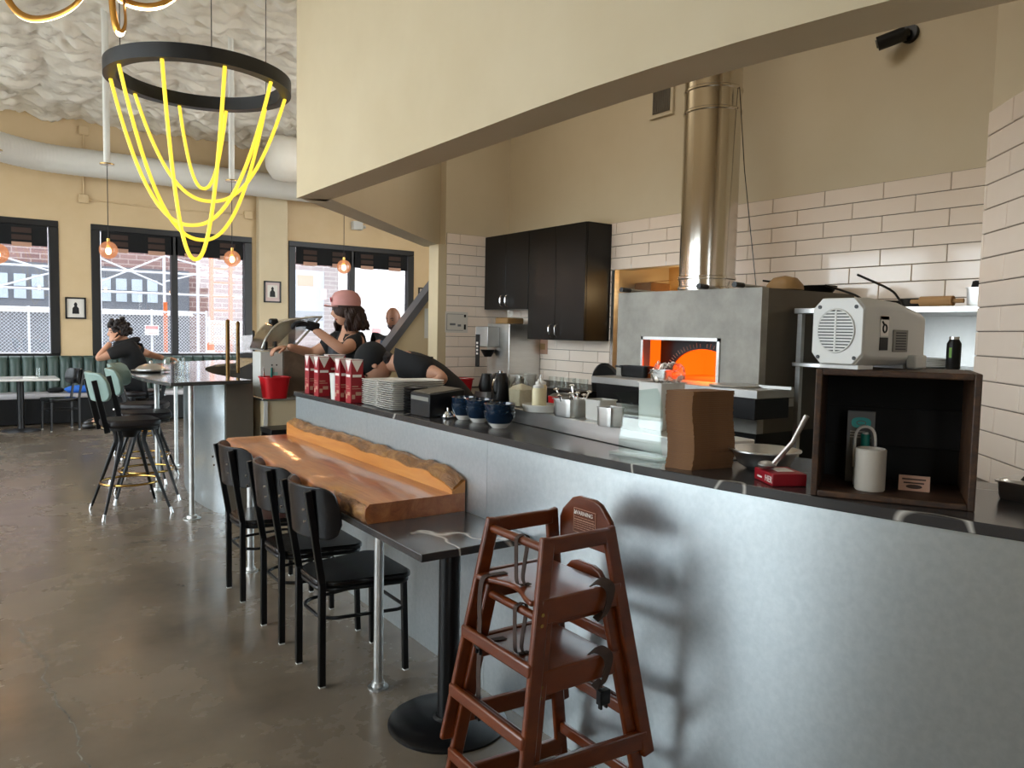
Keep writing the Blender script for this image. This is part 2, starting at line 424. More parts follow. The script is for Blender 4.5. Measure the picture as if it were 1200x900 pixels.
stru(MB().box(2.15, 2.35, YB-.2, .15, 0, ZC+.05).build('wall_side', 'wall_paint'))
stru(MB().box(8.8, 9.0, 6.9, YW+.2, 0, ZC+.05).build('wall_stair_end', 'wall_paint'))

# windows in the far wall
def window(n, a, b, mull, name):
    w = stru(MB().box(a, b, YW+.02, YW+.14, FZ[0], FZ[0]+.10).box(a, b, YW-.02, YW+.14, FZ[1]-.10, FZ[1])
             .box(a, a+.13, YW-.02, YW+.14, FZ[0]+.1, FZ[1]-.1).box(b-.13, b, YW-.02, YW+.14, FZ[0]+.1, FZ[1]-.1).build(name, 'black_frame', bevel=.008))
    xs = [a+.13]+mull+[b-.13]
    for x in mull: MB().box(x-.05, x+.05, YW, YW+.13, FZ[0]+.1, FZ[1]-.1).build('mullion', 'black_frame', w)
    for p, q in zip(xs, xs[1:]):
        MB().box(p+.0, q-.0, YW+.06, YW+.068, FZ[0]+.08, FZ[1]-.08).build('pane', 'dimming_glass', w)
        MB().box(p+.02, q-.02, YW+.0, YW+.03, 2.72, FZ[1]-.1).build('blind', 'black_fabric', w, label='dark roller blind')
        k = max(1, round((q-p)/.62))
        for i in range(k):
            c = p+(q-p)*(i+.5)/k
            MB().box(c-.13, c+.13, YW-.012, YW-.003, 2.70, 2.765).build('blind_light_patch', 'label_tan', w)  # light through gaps and reflections on the blind, built as coloured patches
            for zz in (2.80, 2.91): MB().box(c-.13, c+.13, YW-.008, YW-.002, zz, zz+.075).build('blind_light_patch', 'strap', w)
    return w
window(1, FARWIN[0][0], FARWIN[0][1], [-.45], 'window_1')
window(2, FARWIN[1][0], FARWIN[1][1], [PY(205, 350, YW).x], 'window_2')
window(3, FARWIN[2][0], FARWIN[2][1], [PY(413, 350, YW).x], 'window_3')
k = 4
for a, b in LEFTWIN:
    w = MB(); c = (a+b)/2; X = XL-.1
    for y in (a, c-.03, b-.06): w.box(X-.04, X+.04, y, y+.06, *LZ)
    for z in (LZ[0], LZ[1]-.06): w.box(X-.04, X+.04, a, b, z, z+.06)
    w = stru(w.build('window_%d' % k, 'black_frame')); k += 1
    MB().box(X-.004, X+.004, a, b, *LZ).build('pane', 'window_glass', w)
for a, b in REARWIN:
    w = MB(); c = (a+b)/2; Y = YB-.1
    for x in (a, c-.03, b-.06): w.box(x, x+.06, Y-.04, Y+.04, *LZ)
    for z in (LZ[0], LZ[1]-.06): w.box(a, b, Y-.04, Y+.04, z, z+.06)
    w = stru(w.build('window_%d' % k, 'black_frame')); k += 1
    MB().box(a, b, Y-.004, Y+.004, *LZ).build('pane', 'window_glass', w)

# soffit over the counter, and the 45 degree beam from its end to the tiled post
stru(MB().strip(off(0), off(.2), 2.4, ZC+.02).build('wall_soffit', 'soffit_paint'))
m = MB(); A = [(1.80, 5.04), (3.83, 7.07)]; B = [(1.97, 4.93), (3.97, 6.93)]
stru(m.strip(A, B, 2.4, ZC+.02).build('wall_soffit_angled', 'wall_kitchen'))
XB = 4.66; YE = 6.737
# back wall with the niche behind the oven
NY0, NY1, NZ0, NZ1 = 3.9, 5.085, .9, 2.115
m = MB()
m.box(XB, XB+.2, 1.4, NY0, 0, ZC).box(XB, XB+.2, NY1, YE+.2, 0, ZC).box(XB, XB+.2, NY0, NY1, 0, NZ0).box(XB, XB+.2, NY0, NY1, NZ1, ZC)
m.box(XB+.7, XB+.8, NY0-.3, NY1+.3, .5, 2.6).box(XB+.2, XB+.7, NY0-.1, NY0, .5, 2.6).box(XB+.2, XB+.7, NY1, NY1+.1, .5, 2.6).box(XB+.2, XB+.7, NY0, NY1, NZ1+.1, NZ1+.2)
wb = stru(m.build('wall_back', 'wall_kitchen'))
MB().box(XB-.012, XB+.04, NY1-.02, NY1+.015, 1.0, NZ1+.03).build('niche_trim', 'steel', wb)
MB().box(XB-.012, XB+.04, NY0, NY1, NZ1-.005, NZ1+.03).build('niche_trim', 'steel', wb)
MB().box(XB+.69, XB+.698, NY0, NY1, .9, NZ1+.1).build('niche_back', 'niche_paint', wb)
we = stru(MB().box(3.89, XB+.1, YE, YE+.17, 0, ZC).build('wall_kitchen_end', 'wall_kitchen'))
stru(MB().box(3.80, 3.90, YE-.012, YE+.18, 0, 2.4).build('trim_1', 'soffit_paint', bevel=.004))
WC = Vector((3.56, 1.56, 0)); WD = Vector((-.7071, -.7071, 0)); WN = Vector((-.7071, .7071, 0))
def wq(t, d, z): p = WC+WD*t-WN*(-d); return (p.x, p.y, z)
m = MB(); A = [wq(0, 0, 0), wq(2.02, 0, 0)]; B = [wq(-.25, -.25, 0), wq(2.2, -.25, 0)]
wr = stru(m.strip([a[:2] for a in A], [b[:2] for b in B], 0, ZC).build('wall_right', 'wall_kitchen'))
stru(MB().box(3.60, XB+.2, 1.30, 1.53, 0, ZC).build('wall_kitchen_return', 'wall_kitchen'))

TH, TL = .1035, .404
_tiles = {}
def tile_mesh(l):
    k = round(l, 3)
    if k not in _tiles:
        b = MB(); l2 = k-.003; h = TH-.003; e = .003
        o = [b.V((x, 0, z)) for x, z in ((.0015, .0015), (l2, .0015), (l2, h), (.0015, h))]
        q = [b.V((x, .009, z)) for x, z in ((.0015, .0015), (l2, .0015), (l2, h), (.0015, h))]
        t = [b.V((x, .011, z)) for x, z in ((.0015+e, .0015+e), (l2-e, .0015+e), (l2-e, h-e), (.0015+e, h-e))]
        b.F(*t)
        for i in range(4): b.F(o[i], o[(i+1) % 4], q[(i+1) % 4], q[i]); b.F(q[i], q[(i+1) % 4], t[(i+1) % 4], t[i])
        _tiles[k] = b.mesh('tile', 'tile', 20)
    return _tiles[k]
def tiles(parent, org, ud, nd, u0, u1, ztop, rows, phase, holes=()):
    ud = Vector(ud); nd = Vector(nd); org = Vector(org)
    for r in range(rows):
        z = ztop-TH*(r+1); ph = phase+(TL/2 if r % 2 else 0)
        k = math.floor((u0-ph)/TL)
        while ph+k*TL < u1:
            segs = [(max(u0, ph+k*TL), min(u1, ph+(k+1)*TL))]; k += 1
            for (h0, h1, z0, z1) in holes:
                if z+TH*.5 < z0 or z+TH*.5 > z1: continue
                ns = []
                for a, b in segs:
                    if b <= h0 or a >= h1: ns.append((a, b)); continue
                    if a < h0: ns.append((a, h0))
                    if b > h1: ns.append((h1, b))
                segs = ns
            for a, b in segs:
                if b-a < .02: continue
                o = bpy.data.objects.new('tile', tile_mesh(b-a)); COL.objects.link(o); o.parent = parent
                p = org+ud*a; M4 = Matrix.Identity(4)
                for i, v in enumerate((ud, nd, Vector((0, 0, 1)))):
                    for j in range(3): M4[j][i] = v[j]
                M4.translation = (p.x, p.y, z); o.matrix_local = M4
ZT = 2.519
# back wall tiles: u runs along -y so that (u, normal -x, z) is right-handed enough for flat faces
tiles(wb, (XB-.002, 0, 0), (0, 1, 0), (-1, 0, 0), 1.9, YE, ZT, 14, 2.639, holes=[(NY0-.1, NY1+.02, 0, NZ1+.03), (1.9, 3.95, 0, 1.66)])
MB().box(XB-.004, XB, 1.9, NY0, 1.0, ZT).box(XB-.004, XB, NY1+.015, YE, 1.0, ZT).box(XB-.004, XB, NY0, NY1+.02, NZ1+.03, ZT).build('grout', 'grout', wb)
tiles(we, (0, YE-.002, 0), (1, 0, 0), (0, -1, 0), 3.90, XB-.012, ZT, 15, 4.05)
MB().box(3.90, XB, YE-.004, YE, .95, ZT).build('grout', 'grout', we)
tiles(wr, WC+WN*.002, WD, WN, 0, 1.95, ZT, 15, .226)
b_ = MB(); b_.strip([wq(0, .004, 0)[:2], wq(1.95, .004, 0)[:2]], [wq(0, 0, 0)[:2], wq(1.95, 0, 0)[:2]], .95, ZT); b_.build('grout', 'grout', wr)

# ------------------------------------------------------------------ things that carry the place
# counter: stone top, steel clad front
ct = thing('service_counter', 'curved galvanised steel service counter running beside the wooden table', 'counter', (1.77, 5.04, 0))
def cl(pts): return [(p[0]-1.77, p[1]-5.04) for p in pts]
mb = MB().strip(cl(off(.02)), cl(off(.56)), 0, 1.085); mb.build('body', 'black_paint', ct)
def subline(y0, y1, d, n=10):
    o = []
    for i in range(n+1):
        y = y0+(y1-y0)*i/n; e = .02; t = Vector((cx(y-e)-cx(y+e), -2*e)).normalized(); nn = Vector((-t.y, t.x)); o.append((cx(y)+nn.x*d-1.77, y+nn.y*d-5.04))
    return o
for a, b in ((5.04, 3.90), (3.898, 2.690), (2.688, .20)):
    MB().strip(subline(a, b, 0), subline(a, b, .018), 0.0, 1.084).build('steel_panel', 'steel_galv', ct)
MB().box(0.0, .56, -.0, .012, 0, 1.084).build('end_panel', 'steel_galv', ct)
wt = MB().strip(off(-.02), off(.60), 1.087, 1.117).build('stone_worktop', 'stone', bevel=.003)
tag(wt, 'charcoal stone worktop with thin white veins on the steel counter', 'worktop')

# raised steel shelf on the worktop
RA, RBk = Vector((2.11, 3.12, 0)), Vector((1.985, 1.72, 0)); rd = (RBk-RA).normalized(); rn = Vector((-rd.y, rd.x, 0))
sh = MB(); A = [(RA.x, RA.y), (RBk.x, RBk.y)]; B = [tuple((RA+rn*.26)[:2]), tuple((RBk+rn*.26)[:2])]
sh.strip(A, B, 1.118, 1.186); sh = sh.build('steel_riser_shelf', 'steel', bevel=.003)
tag(sh, 'low stainless steel riser shelf holding pans on the stone worktop', 'shelf')
ZR = 1.1865

# live edge table top and the stone table beneath
st = thing('stone_table', 'dark stone table against the steel counter on pipe legs and round black foot', 'table', (1.5, 2.53, 0))
o_ = Vector((1.5, 2.53, 0))
MB().box(1.285-o_.x, 1.765-o_.x, 2.365-o_.y, 5.03-o_.y, .72, .75).build('table_top', 'stone', st, bevel=.003)
MB().box(1.40-o_.x, 1.44-o_.x, 2.9-o_.y, 5.0-o_.y, .68, .72).box(1.70-o_.x, 1.74-o_.x, 2.9-o_.y, 5.0-o_.y, .68, .72).build('table_frame', 'steel_galv', st)
MB().cyl((0, 0, .02), (0, 0, .72), .042, n=24).build('pedestal', 'black_paint', st)
MB().lathe([(.235, 0), (.235, .008), (.22, .018), (.06, .026), (.05, .035)], n=40).build('foot', 'black_paint', st)
for x, y in ((1.394, 2.944), (1.400, 4.83)):
    l = MB().cyl((x-o_.x, y-o_.y, .0), (x-o_.x, y-o_.y, .72), .021, n=18).build('leg', 'pipe_galv', st)
    MB().lathe([(.045, 0), (.045, .008), (.03, .012), (.028, .03), (.022, .03)], (x-o_.x, y-o_.y, 0), 24).build('flange', 'pipe_galv', l)
tt = thing('wood_table_top', 'thick honey coloured timber slab with live edge backboard on the stone table', 'table top', (1.5, 3.9, .7505))
m = MB(); n = 60; rows = []
random.seed(11)
for i in range(n+1):
    y = -1.05+2.17*i/n
    e = -.215+.012*math.sin(i*.35)+.008*noise.noise((i*.6, 0, 0))
    rows.append((y, e))
secs = []
for y, e in rows:
    secs.append([m.V((e+.012, y, 0)), m.V((e, y, .03)), m.V((e+.004, y, .065)), m.V((e+.02, y, .082)), m.V((.262, y, .082)), m.V((.262, y, 0))])
for a, b in zip(secs, secs[1:]):
    for k in range(6): m.F(a[k], b[k], b[(k+1) % 6], a[(k+1) % 6])
m.F(*secs[0]); m.F(*secs[-1][::-1])
m.build('slab', 'fir_slab', tt, angle=50)
# bark on the slab's front near corner
m = MB(); secs = []
for i in range(31):
    t = i/30; y = -1.045+.50*t; r = .036*(1-t)**.7+.004
    e = -.215
    secs.append([m.V((e+.012-r*.25*math.cos(a)+.012*noise.noise((t*9, a*2, 0)), y, .042+.036*math.sin(a)+.006*noise.noise((t*12, a*3, 5)))) for a in [PI*(k/7-.5) for k in range(8)]])
for a, b in zip(secs, secs[1:]):
    for k in range(7): m.F(a[k], a[k+1], b[k+1], b[k])
m.build('bark_edge', 'bark', tt, angle=180)
m = MB(); secs = []
for i in range(n+1):
    y = -1.05+2.17*i/n; h = .098+.012*noise.noise((y*2.3, 1, 0))+.01*noise.noise((y*7, 3, 0))
    if i < 5: h -= (5-i)**1.6*.003
    lo = h-.035-.016*noise.noise((y*3, 8, 0))
    if i < 6: lo -= .012
    secs.append((y, h, lo))
sv = [[m.V((.195, y, .0825)), m.V((.195, y, .0825+lo)), m.V((.205, y, .0825+lo+.003)), m.V((.262, y, .0825+h-.004)), m.V((.262, y, .0825))] for y, h, lo in secs]
for a, b in zip(sv, sv[1:]):
    for k in range(5): m.F(a[k], b[k], b[(k+1) % 5], a[(k+1) % 5])
m.F(*sv[0]); m.F(*sv[-1][::-1])
bbd = m.build('backboard', 'fir_board', tt, angle=50)
m = MB(); g = []
for i in range(121):
    y = -1.048+2.166*i/120; k = (y+1.05)/2.17*n; a = secs[min(n, int(k))]; b = secs[min(n, int(k)+1)]; t = k-int(k)
    h = a[1]*(1-t)+b[1]*t; lo = a[2]*(1-t)+b[2]*t; row = []
    for j in range(9):
        u = j/8; x = .199+(.260-.199)*u; z = .0825+lo+.002+(h-lo-.002)*(1-(1-u)**2)
        d = .007*noise.noise((y*14, u*4, 2))+.004*noise.noise((y*40, u*9, 6))
        row.append(m.V((x-d*.6, y, z+d+.002*math.sin(PI*u))))
    g.append(row)
for a, b in zip(g, g[1:]):
    for k in range(8): m.F(a[k], a[k+1], b[k+1], b[k])
m.build('bark', 'bark', bbd, angle=180)

# ---- black dining chairs
def plate_arc(m, cxx, cyy, r, a0, a1, z0, z1, th, n=22, rc=.06, lean=0):
    """curved back plate with rounded ends; arc around (cx,cy), angle measured from -x"""
    f, bk = [], []
    L = abs(a1-a0)*r
    for i in range(n+1):
        a = a0+(a1-a0)*i/n; s = abs(a-a0)*r; e = min(s, L-s); h = 0 if e >= rc else rc-math.sqrt(max(0, rc*rc-(rc-e)**2))
        for (lst, rr) in ((f, r-th/2), (bk, r+th/2)):
            x = cxx-rr*math.cos(a); y = cyy+rr*math.sin(a)
            lst.append((m.V((x-lean*(z0+h*.8-z0), y, z0+h*.8)), m.V((x-lean*(z1-h-z0), y, z1-h))))
    for i in range(n):
        m.F(f[i][0], f[i+1][0], f[i+1][1], f[i][1]); m.F(bk[i+1][0], bk[i][0], bk[i][1], bk[i+1][1])
        m.F(f[i][1], f[i+1][1], bk[i+1][1], bk[i][1]); m.F(f[i+1][0], f[i][0], bk[i][0], bk[i+1][0])
    m.F(f[0][0], f[0][1], bk[0][1], bk[0][0]); m.F(f[-1][1], f[-1][0], bk[-1][0], bk[-1][1])
def seat_prism(m, z0, z1, d=.42, wf=.43, wb_=.34, r=.06, x0=0, n=6):
    pl = []
    for (x, y, sx, sy, a0, rr) in ((d, wf/2, -1, -1, 0, r), (0, wb_/2, 1, -1, PI/2, .1), (0, -wb_/2, 1, 1, PI, .1), (d, -wf/2, -1, 1, 1.5*PI, r)):
        for k in range(n+1):
            a = a0+PI/2*k/n; pl.append((x0+x+sx*rr+rr*math.cos(a), y+sy*rr+rr*math.sin(a)))
    m.prism(pl, z0, z1)
    return pl
def make_chair(label, loc, seatm='black_seat'):
    t = thing('dining_chair', label, 'chair', loc, 0, 'black dining chairs at the wooden table')
    m = MB(); pl = seat_prism(m, .437, .462); m.build('seat', seatm, t, bevel=.008, seg=3)
    m = MB(); ring = [(p[0]*.94+.012, p[1]*.93, .424) for p in pl]; m.tube(ring, .011, 8, closed=True); m.build('seat_ring', 'black_paint', t)
    m = MB(); rng = [(p[0]*.90+.018, p[1]*.88, .295) for p in pl]; m.tube(rng, .008, 8, closed=True); m.build('stretcher_ring', 'black_paint', t)
    for s in (-1, 1):
        l = MB().bar((.012, s*.142, 0.006), (.012, s*.142, .46), .025, .030, (1, 0, 0)).bar((.012, s*.142, .455), (-.055, s*.150, .865), .022, .030, (1, 0, .1)).build('leg', 'black_paint', t, bevel=.003)
        MB().cbox((.012, s*.142, .004), .026, .022, .008).build('glide', 'white_plastic', l)
        l = MB().bar((.395, s*.178, .006), (.385, s*.172, .43), .025, .025, (1, 0, 0)).build('leg', 'black_paint', t, bevel=.003)
        MB().cbox((.395, s*.178, .004), .022, .022, .008).build('glide', 'white_plastic', l)
    m = MB(); plate_arc(m, .24, 0, .285, -R(54), R(54), .655, .88, .014, 26, .085, .10)
    bk = m.build('backrest', 'black_seat', t, bevel=.004)
    for s in (-1, 1):
        for z in (.74, .79): MB().cyl((-.032-.12*(z-.66)-.022, s*.15, z), (-.032-.12*(z-.66)-.03, s*.15, z), .006, n=10).build('bolt', 'chrome', bk)
    return t
CH = [(1.18, 3.22, 'black curved-back dining chair beside the stone table end with the high chairs'),
      (1.185, 3.76, 'black curved-back dining chair between two others at the wooden table'),
      (1.19, 4.44, 'black curved-back dining chair at the wooden table end facing the bar stools')]
c0 = make_chair(CH[0][2], (CH[0][0], CH[0][1], 0))
for x, y, l in CH[1:]: dup(c0, (x, y, 0), 0, l)

# ---- stacked wooden high chairs
def make_highchair(label, loc):
    t = thing('high_chair', label, 'high chair', loc, 0, 'stacked wooden high chairs')
    H = .735
    xf0, xf1, xr0, xr1 = -.27, -.148, .268, .136      # front/rear edge at foot and top
    yn0, yn1 = .225, .153
    lerp = lambda a, b, z: a+(b-a)*z/H
    w = .048; th = .021
    def leg(s, front):
        a, b = (xf0+w/2, xf1+w/2) if front else (xr0-w/2, xr1-w/2)
        z1 = H
        p0 = Vector((a, s*(yn0-th/2), 0)); p1 = Vector((b, s*(yn1-th/2), z1))
        MB().bar(p0, p1, w, th, (0, 1, 0)).build('leg', 'highchair_wood', t, bevel=.006)
        return p0, p1
    for s in (-1, 1):
        f0, f1 = leg(s, True); r0, r1 = leg(s, False)
        at = lambda p0, p1, z: p0+(p1-p0)*(z/H)
        g = Vector((0, -s*.001, 0))
        MB().bar(at(f0, f1, H-.026)+g, at(r0, r1, H-.026)+g, th*.98, .05).build('arm_rail', 'highchair_wood', t, bevel=.006)
        MB().bar(at(f0, f1, .525)+g, at(r0, r1, .525)+g, th*.98, .075).build('side_apron', 'highchair_wood', t, bevel=.005)
        MB().bar(at(f0, f1, .075)+g, at(r0, r1, .05)+g, th*.98, .06).build('side_rail', 'highchair_wood', t, bevel=.005)
        for z in (.49, .52):
            q = at(f0, f1, z); MB().cyl(q+Vector((0, s*.0085, 0)), q+Vector((0, s*.0125, 0)), .006, n=10).build('bolt', 'brass', t)
    m = MB(); y = lerp(yn0, yn1, H-.03); x = lerp(xf0, xf1, H-.03)+.024; m.cyl((x, -y+.015, H-.035), (x, y-.015, H-.035), .0135, n=14); m.build('front_dowel', 'highchair_wood', t)
    for z, h in ((.365, .042), (.17, .042)):
        y = lerp(yn0, yn1, z); x = lerp(xf0, xf1, z)+.006
        MB().box(x-.012, x+.010, -y+.002, y-.002, z-h/2, z+h/2).build('rung', 'highchair_wood', t, bevel=.008, seg=3)
    for z, h in ((.13, .04), (.36, .04)):
        y = lerp(yn0, yn1, z)-.022; x = lerp(xr0, xr1, z)-.024
        MB().box(x-.01, x+.01, -y, y, z-h/2, z+h/2).build('rung', 'highchair_wood', t, bevel=.006)
    # seat board with shaped front
    pl = []; y = lerp(yn0, yn1, .52)-.022
    for k in range(13):
        v = -1+2*k/12; pl.append((-.165+.022*math.cos(v*PI), v*y))
    pl += [(.125, y), (.125, -y)]
    MB().prism(pl, .540, .558).build('seat', 'highchair_wood', t, bevel=.006)
    # back board with an arched top, leaning a little
    bw = .128; pr = [(-bw, .0), (-bw-.004, .075), (-bw*.92, .105), (-bw*.55, .150), (-bw*.3, .160), (bw*.3, .160), (bw*.55, .150), (bw*.92, .105), (bw+.004, .075), (bw, .0)]
    f = lambda a, b, h: (.118+.02-.10*b/.2+h+.012, a, .615+b)
    f = lambda a, b, h: (.150+.10*b*.2-(.615+b-.62)*.0+h, a, .635+b)
    bk = MB().prism(pr, -.011, .009, f).build('backrest', 'highchair_wood', t, bevel=.005)
    # warning label: thin outline and lettering on the inner face
    lx = .1380
    m = MB(); a, z0, z1 = .055, .675, .755
    for (y0, y1, p, q) in ((-a, a, z0, z0+.0016), (-a, a, z1-.0016, z1), (-a, -a+.0016, z0, z1), (a-.0016, a, z0, z1), (-a, a, .716, .7172)): m.box(lx, lx+.002, y0, y1, p, q)
    lb = m.build('warning_label', 'label_tan', t)
    txt('lettering', 'WARNING', .019, 'white_print', lb, frame((lx-.0005, .004, .741), (0, -1, 0), (0, 0, 1)))
    m = MB(); m.prism([(0.0, .0), (.012, 0), (.006, .011)], 0, .0015, lambda p, q, h: (lx-h*.6, .053-p, .735+q)); m.build('warning_triangle', 'white_print', lb)
    random.seed(5)
    for k in range(6):
        z = .729-.0075*k-(0 if k < 2 else .001); m = MB(); yy = .050
        while yy > -.048:
            l = random.uniform(.006, .016); m.box(lx-.0005, lx+.001, max(-.05, yy-l), yy, z-.0035, z-.0015); yy -= l+.003
        m.build('text_line', 'label_tan', lb)
    return t
hx, hy = 1.482, 1.878
h1 = make_highchair('reddish-brown wooden high chair standing on the floor, lower of the stacked pair', (hx, hy, 0))
h2 = dup(h1, (hx, hy, .215), 0, 'reddish-brown wooden high chair nested on top of the lower high chair')
def ribbon(m, pts, w, th, side):
    pts = [Vector(p) for p in pts]; side = Vector(side).normalized(); n = len(pts); R_ = []
    for k in range(n):
        d = (pts[min(n-1, k+1)]-pts[max(0, k-1)]).normalized(); nn = d.cross(side).normalized()
        R_.append([m.V(pts[k]+side*a*w/2+nn*b*th/2) for a, b in ((-1, -1), (1, -1), (1, 1), (-1, 1))])
    for a, b in zip(R_, R_[1:]):
        for k in range(4): m.F(a[k], a[(k+1) % 4], b[(k+1) % 4], b[k])
    m.F(*R_[0][::-1]); m.F(*R_[-1])
for t in (h1, h2):
    m = MB()
    ribbon(m, bez([(-.125, -.02, .716), (-.146, -.02, .708), (-.148, -.02, .68), (-.15, -.025, .62), (-.15, -.03, .575), (-.13, -.03, .562), (-.10, -.03, .562)], 5), .018, .002, (0, 1, 0))
    ribbon(m, bez([(-.124, -.02, .717), (-.106, -.02, .708), (-.106, -.02, .68), (-.124, -.025, .59), (-.12, -.03, .562)], 5), .018, .002, (0, 1, 0))
    m.build('crotch_strap', 'strap', t)
    m = MB(); ribbon(m, bez([(-.10, .10, .561), (-.15, .105, .561), (-.185, .108, .55), (-.196, .105, .48), (-.198, .10, .42), (-.2, .098, .37)], 5), .024, .002, (0, 1, 0))
    s_ = m.build('waist_strap', 'strap', t); MB().box(-.21, -.19, .082, .114, .335, .372).box(-.206, -.194, .086, .092, .315, .34).box(-.206, -.194, .104, .110, .315, .34).build('buckle', 'black_plastic', s_, bevel=.002)
    yy = -.18
    m = MB(); ribbon(m, bez([(.06, -.14, .565), (.075, -.16, .575), (.088, yy-.006, .56), (.085, yy-.010, .525), (.06, yy-.01, .475), (.07, -.15, .47)], 5), .036, .003, (.9, 0, .45))
    s_ = m.build('waist_strap', 'strap', t)
    if t is h1: MB().box(.045, .085, -.206, -.184, .42, .465).box(.050, .058, -.202, -.188, .405, .43).box(.072, .08, -.202, -.188, .405, .43).build('buckle', 'black_plastic', s_, bevel=.002)

# ------------------------------------------------------------------ bar with stools
OUT = bez([(1.20, 6.17, 0), (1.12, 6.75, 0), (1.12, 7.4, 0), (1.27, 8.3, 0), (1.58, 9.1, 0), (2.0, 9.65, 0), (2.57, 10.05, 0)], 6)
def inset(path, d):
    o = []
    for k, p in enumerate(path):
        t = (path[min(len(path)-1, k+1)]-path[max(0, k-1)]).normalized(); n = Vector((t.y, -t.x, 0)); o.append(p+n*d)
    return o
INN = inset(OUT, .66)
INN[0] = Vector((1.84, 6.30, 0))
br = thing('bar', 'curved bar with polished dark top and galvanised steel front', 'bar', (1.5, 6.5, 0)); ob = Vector((1.5, 6.5, 0))
L2 = lambda pts: [(p.x-ob.x, p.y-ob.y) for p in pts]
MB().strip(L2(OUT), L2(INN), 1.082, 1.112).build('bar_top', 'bar_top_mat' if 'bar_top_mat' in MATS else mat('bar_top_mat', '#4b4a4a', .12, coat=.6), br, bevel=.004)
b1 = inset(OUT, .46); b2 = inset(OUT, .62); b1[0] = Vector((1.655, 6.42, 0)); b2[0] = Vector((1.80, 6.42, 0)); b1 = [b1[0]]+[p for p in b1[1:] if p.y > 6.5]; b2 = [b2[0]]+[p for p in b2[1:] if p.y > 6.5]
k = min(len(b1), len(b2)); b1 = b1[-k:]; b2 = b2[-k:]; b1[0] = Vector((1.655, 6.42, 0)); b2[0] = Vector((1.80, 6.42, 0))
MB().strip(L2(b1), L2(inset(b1, .01)), 0, 1.08).build('steel_front', 'steel_galv', br)
MB().strip(L2(inset(b1, .012)), L2(b2), 0, 1.08).build('body', 'black_paint', br)
MB().box(1.665-ob.x, 1.88-ob.x, 6.40-ob.y, 6.425-ob.y, 0, 1.08).build('end_panel', 'oven_side', br)
for (x, y) in ((1.394, 6.40), (1.371, 7.66), (1.78, 8.88)):
    l = MB().cyl((x-ob.x, y-ob.y, 0), (x-ob.x, y-ob.y, 1.082), .022, n=16).build('leg', 'pipe_galv', br)
    MB().lathe([(.07, 0), (.07, .006), (.045, .01), (.04, .03), (.024, .035)], (x-ob.x, y-ob.y, 0), 20).build('flange', 'pipe_galv', l)
def make_stool(label, loc, rz):
    t = thing('bar_stool', label, 'bar stool', loc, rz, 'sage-backed bar stools along the curved bar')
    m = MB(); seat_prism(m, .715, .775, .42, .42, .36, .1, -.21); m.build('seat', 'black_vinyl', t, bevel=.022, seg=3)
    m = MB(); seat_prism(m, .69, .714, .38, .38, .32, .09, -.19); m.build('seat_pan', 'black_paint', t)
    MB().cyl((0, 0, .62), (0, 0, .69), .05, .09, 16).build('swivel', 'black_paint', t)
    for sx in (-1, 1):
        for sy in (-1, 1):
            pts = bez([(sx*.10, sy*.10, .69), (sx*.085, sy*.085, .60), (sx*.11, sy*.11, .50), (sx*.245, sy*.245, .03)], 4)
            l = MB().tube(pts, [.019]*8+[.018, .016, .014, .012, .011], 8).build('leg', 'black_paint', t)
            MB().cyl((sx*.244, sy*.244, .05), (sx*.254, sy*.254, 0), .011, .014, 10).build('foot_cap', 'chrome', l)
    m = MB(); m.tube([(.225*math.cos(a), .225*math.sin(a), .255) for a in [2*PI*k/36 for k in range(36)]], .010, 8, closed=True); m.build('foot_ring', 'brass', t)
    for sy in (-1, 1):
        p = MB().bar((-.195, sy*.15, .68), (-.285, sy*.155, 1.10), .022, .042, (1, 0, 0)).build('back_post', 'black_paint', t, bevel=.003)
        MB().cyl((-.22, sy*.15, .72), (-.24, sy*.15, .72), .012, n=10).build('bolt', 'chrome', p)
    m = MB(); plate_arc(m, .05, 0, .31, -R(46), R(46), .93, 1.16, .035, 22, .09, .2)
    m.build('backrest', 'sage_vinyl', t, bevel=.012, seg=3)
    return t
s0 = make_stool('bar stool with sage green back nearest the bar end pipe leg', (1.03, 6.92, 0), R(4))
dup(s0, (1.235, 7.42, 0), R(-8), 'bar stool with sage green back between the two others at the bar')
dup(s0, (1.36, 8.25, 0), R(-24), 'bar stool with grey-green back beside the seated guest in black')
# things on the bar
g_bar = 'glassware on the bar'
def tumbler(loc, r, h, label, group, m='clear_glass', cat='glass'):
    o = MB().lathe([(r*.86, 0), (r*.9, .004), (r, h), (r-.003, h), (r*.85, .012), (0, .012)], (0, 0, 0), 18).build('drinking_glass', m); o.location = loc
    return tag(o, label, cat, group)
ZB = 1.1125
for px, py in ((217, 441), (209, 439), (212, 434)):
    p = P(px, py, ZB); tumbler(p, .036, .12, 'clear empty tumbler standing on the curved bar top', g_bar)
p = P(177, 436, ZB); t = thing('covered_dish', 'grey metal serving dish with domed lid on the bar', 'dish', p)
MB().lathe([(.10, 0), (.16, .012), (.165, .02), (.15, .02), (.0, .018)], n=28).build('plate', 'steel', t)
MB().lathe([(.13, .021), (.13, .03), (.10, .055), (.05, .075), (.0, .08)], n=28).build('lid', 'steel', t); MB().sphere((0, 0, .09), .016, 12, 8).build('knob', 'steel', t)
p = P(194, 441, ZB); t = thing('oil_cruet', 'small glass cruet with metal top beside tumblers', 'cruet', p)
MB().lathe([(.035, 0), (.038, .03), (.03, .06), (.012, .085), (.012, .11), (0, .11)], n=16).build('bottle', 'clear_glass', t); MB().cyl((0, 0, .11), (.0, 0, .14), .009, .004, 10).build('spout', 'chrome', t)
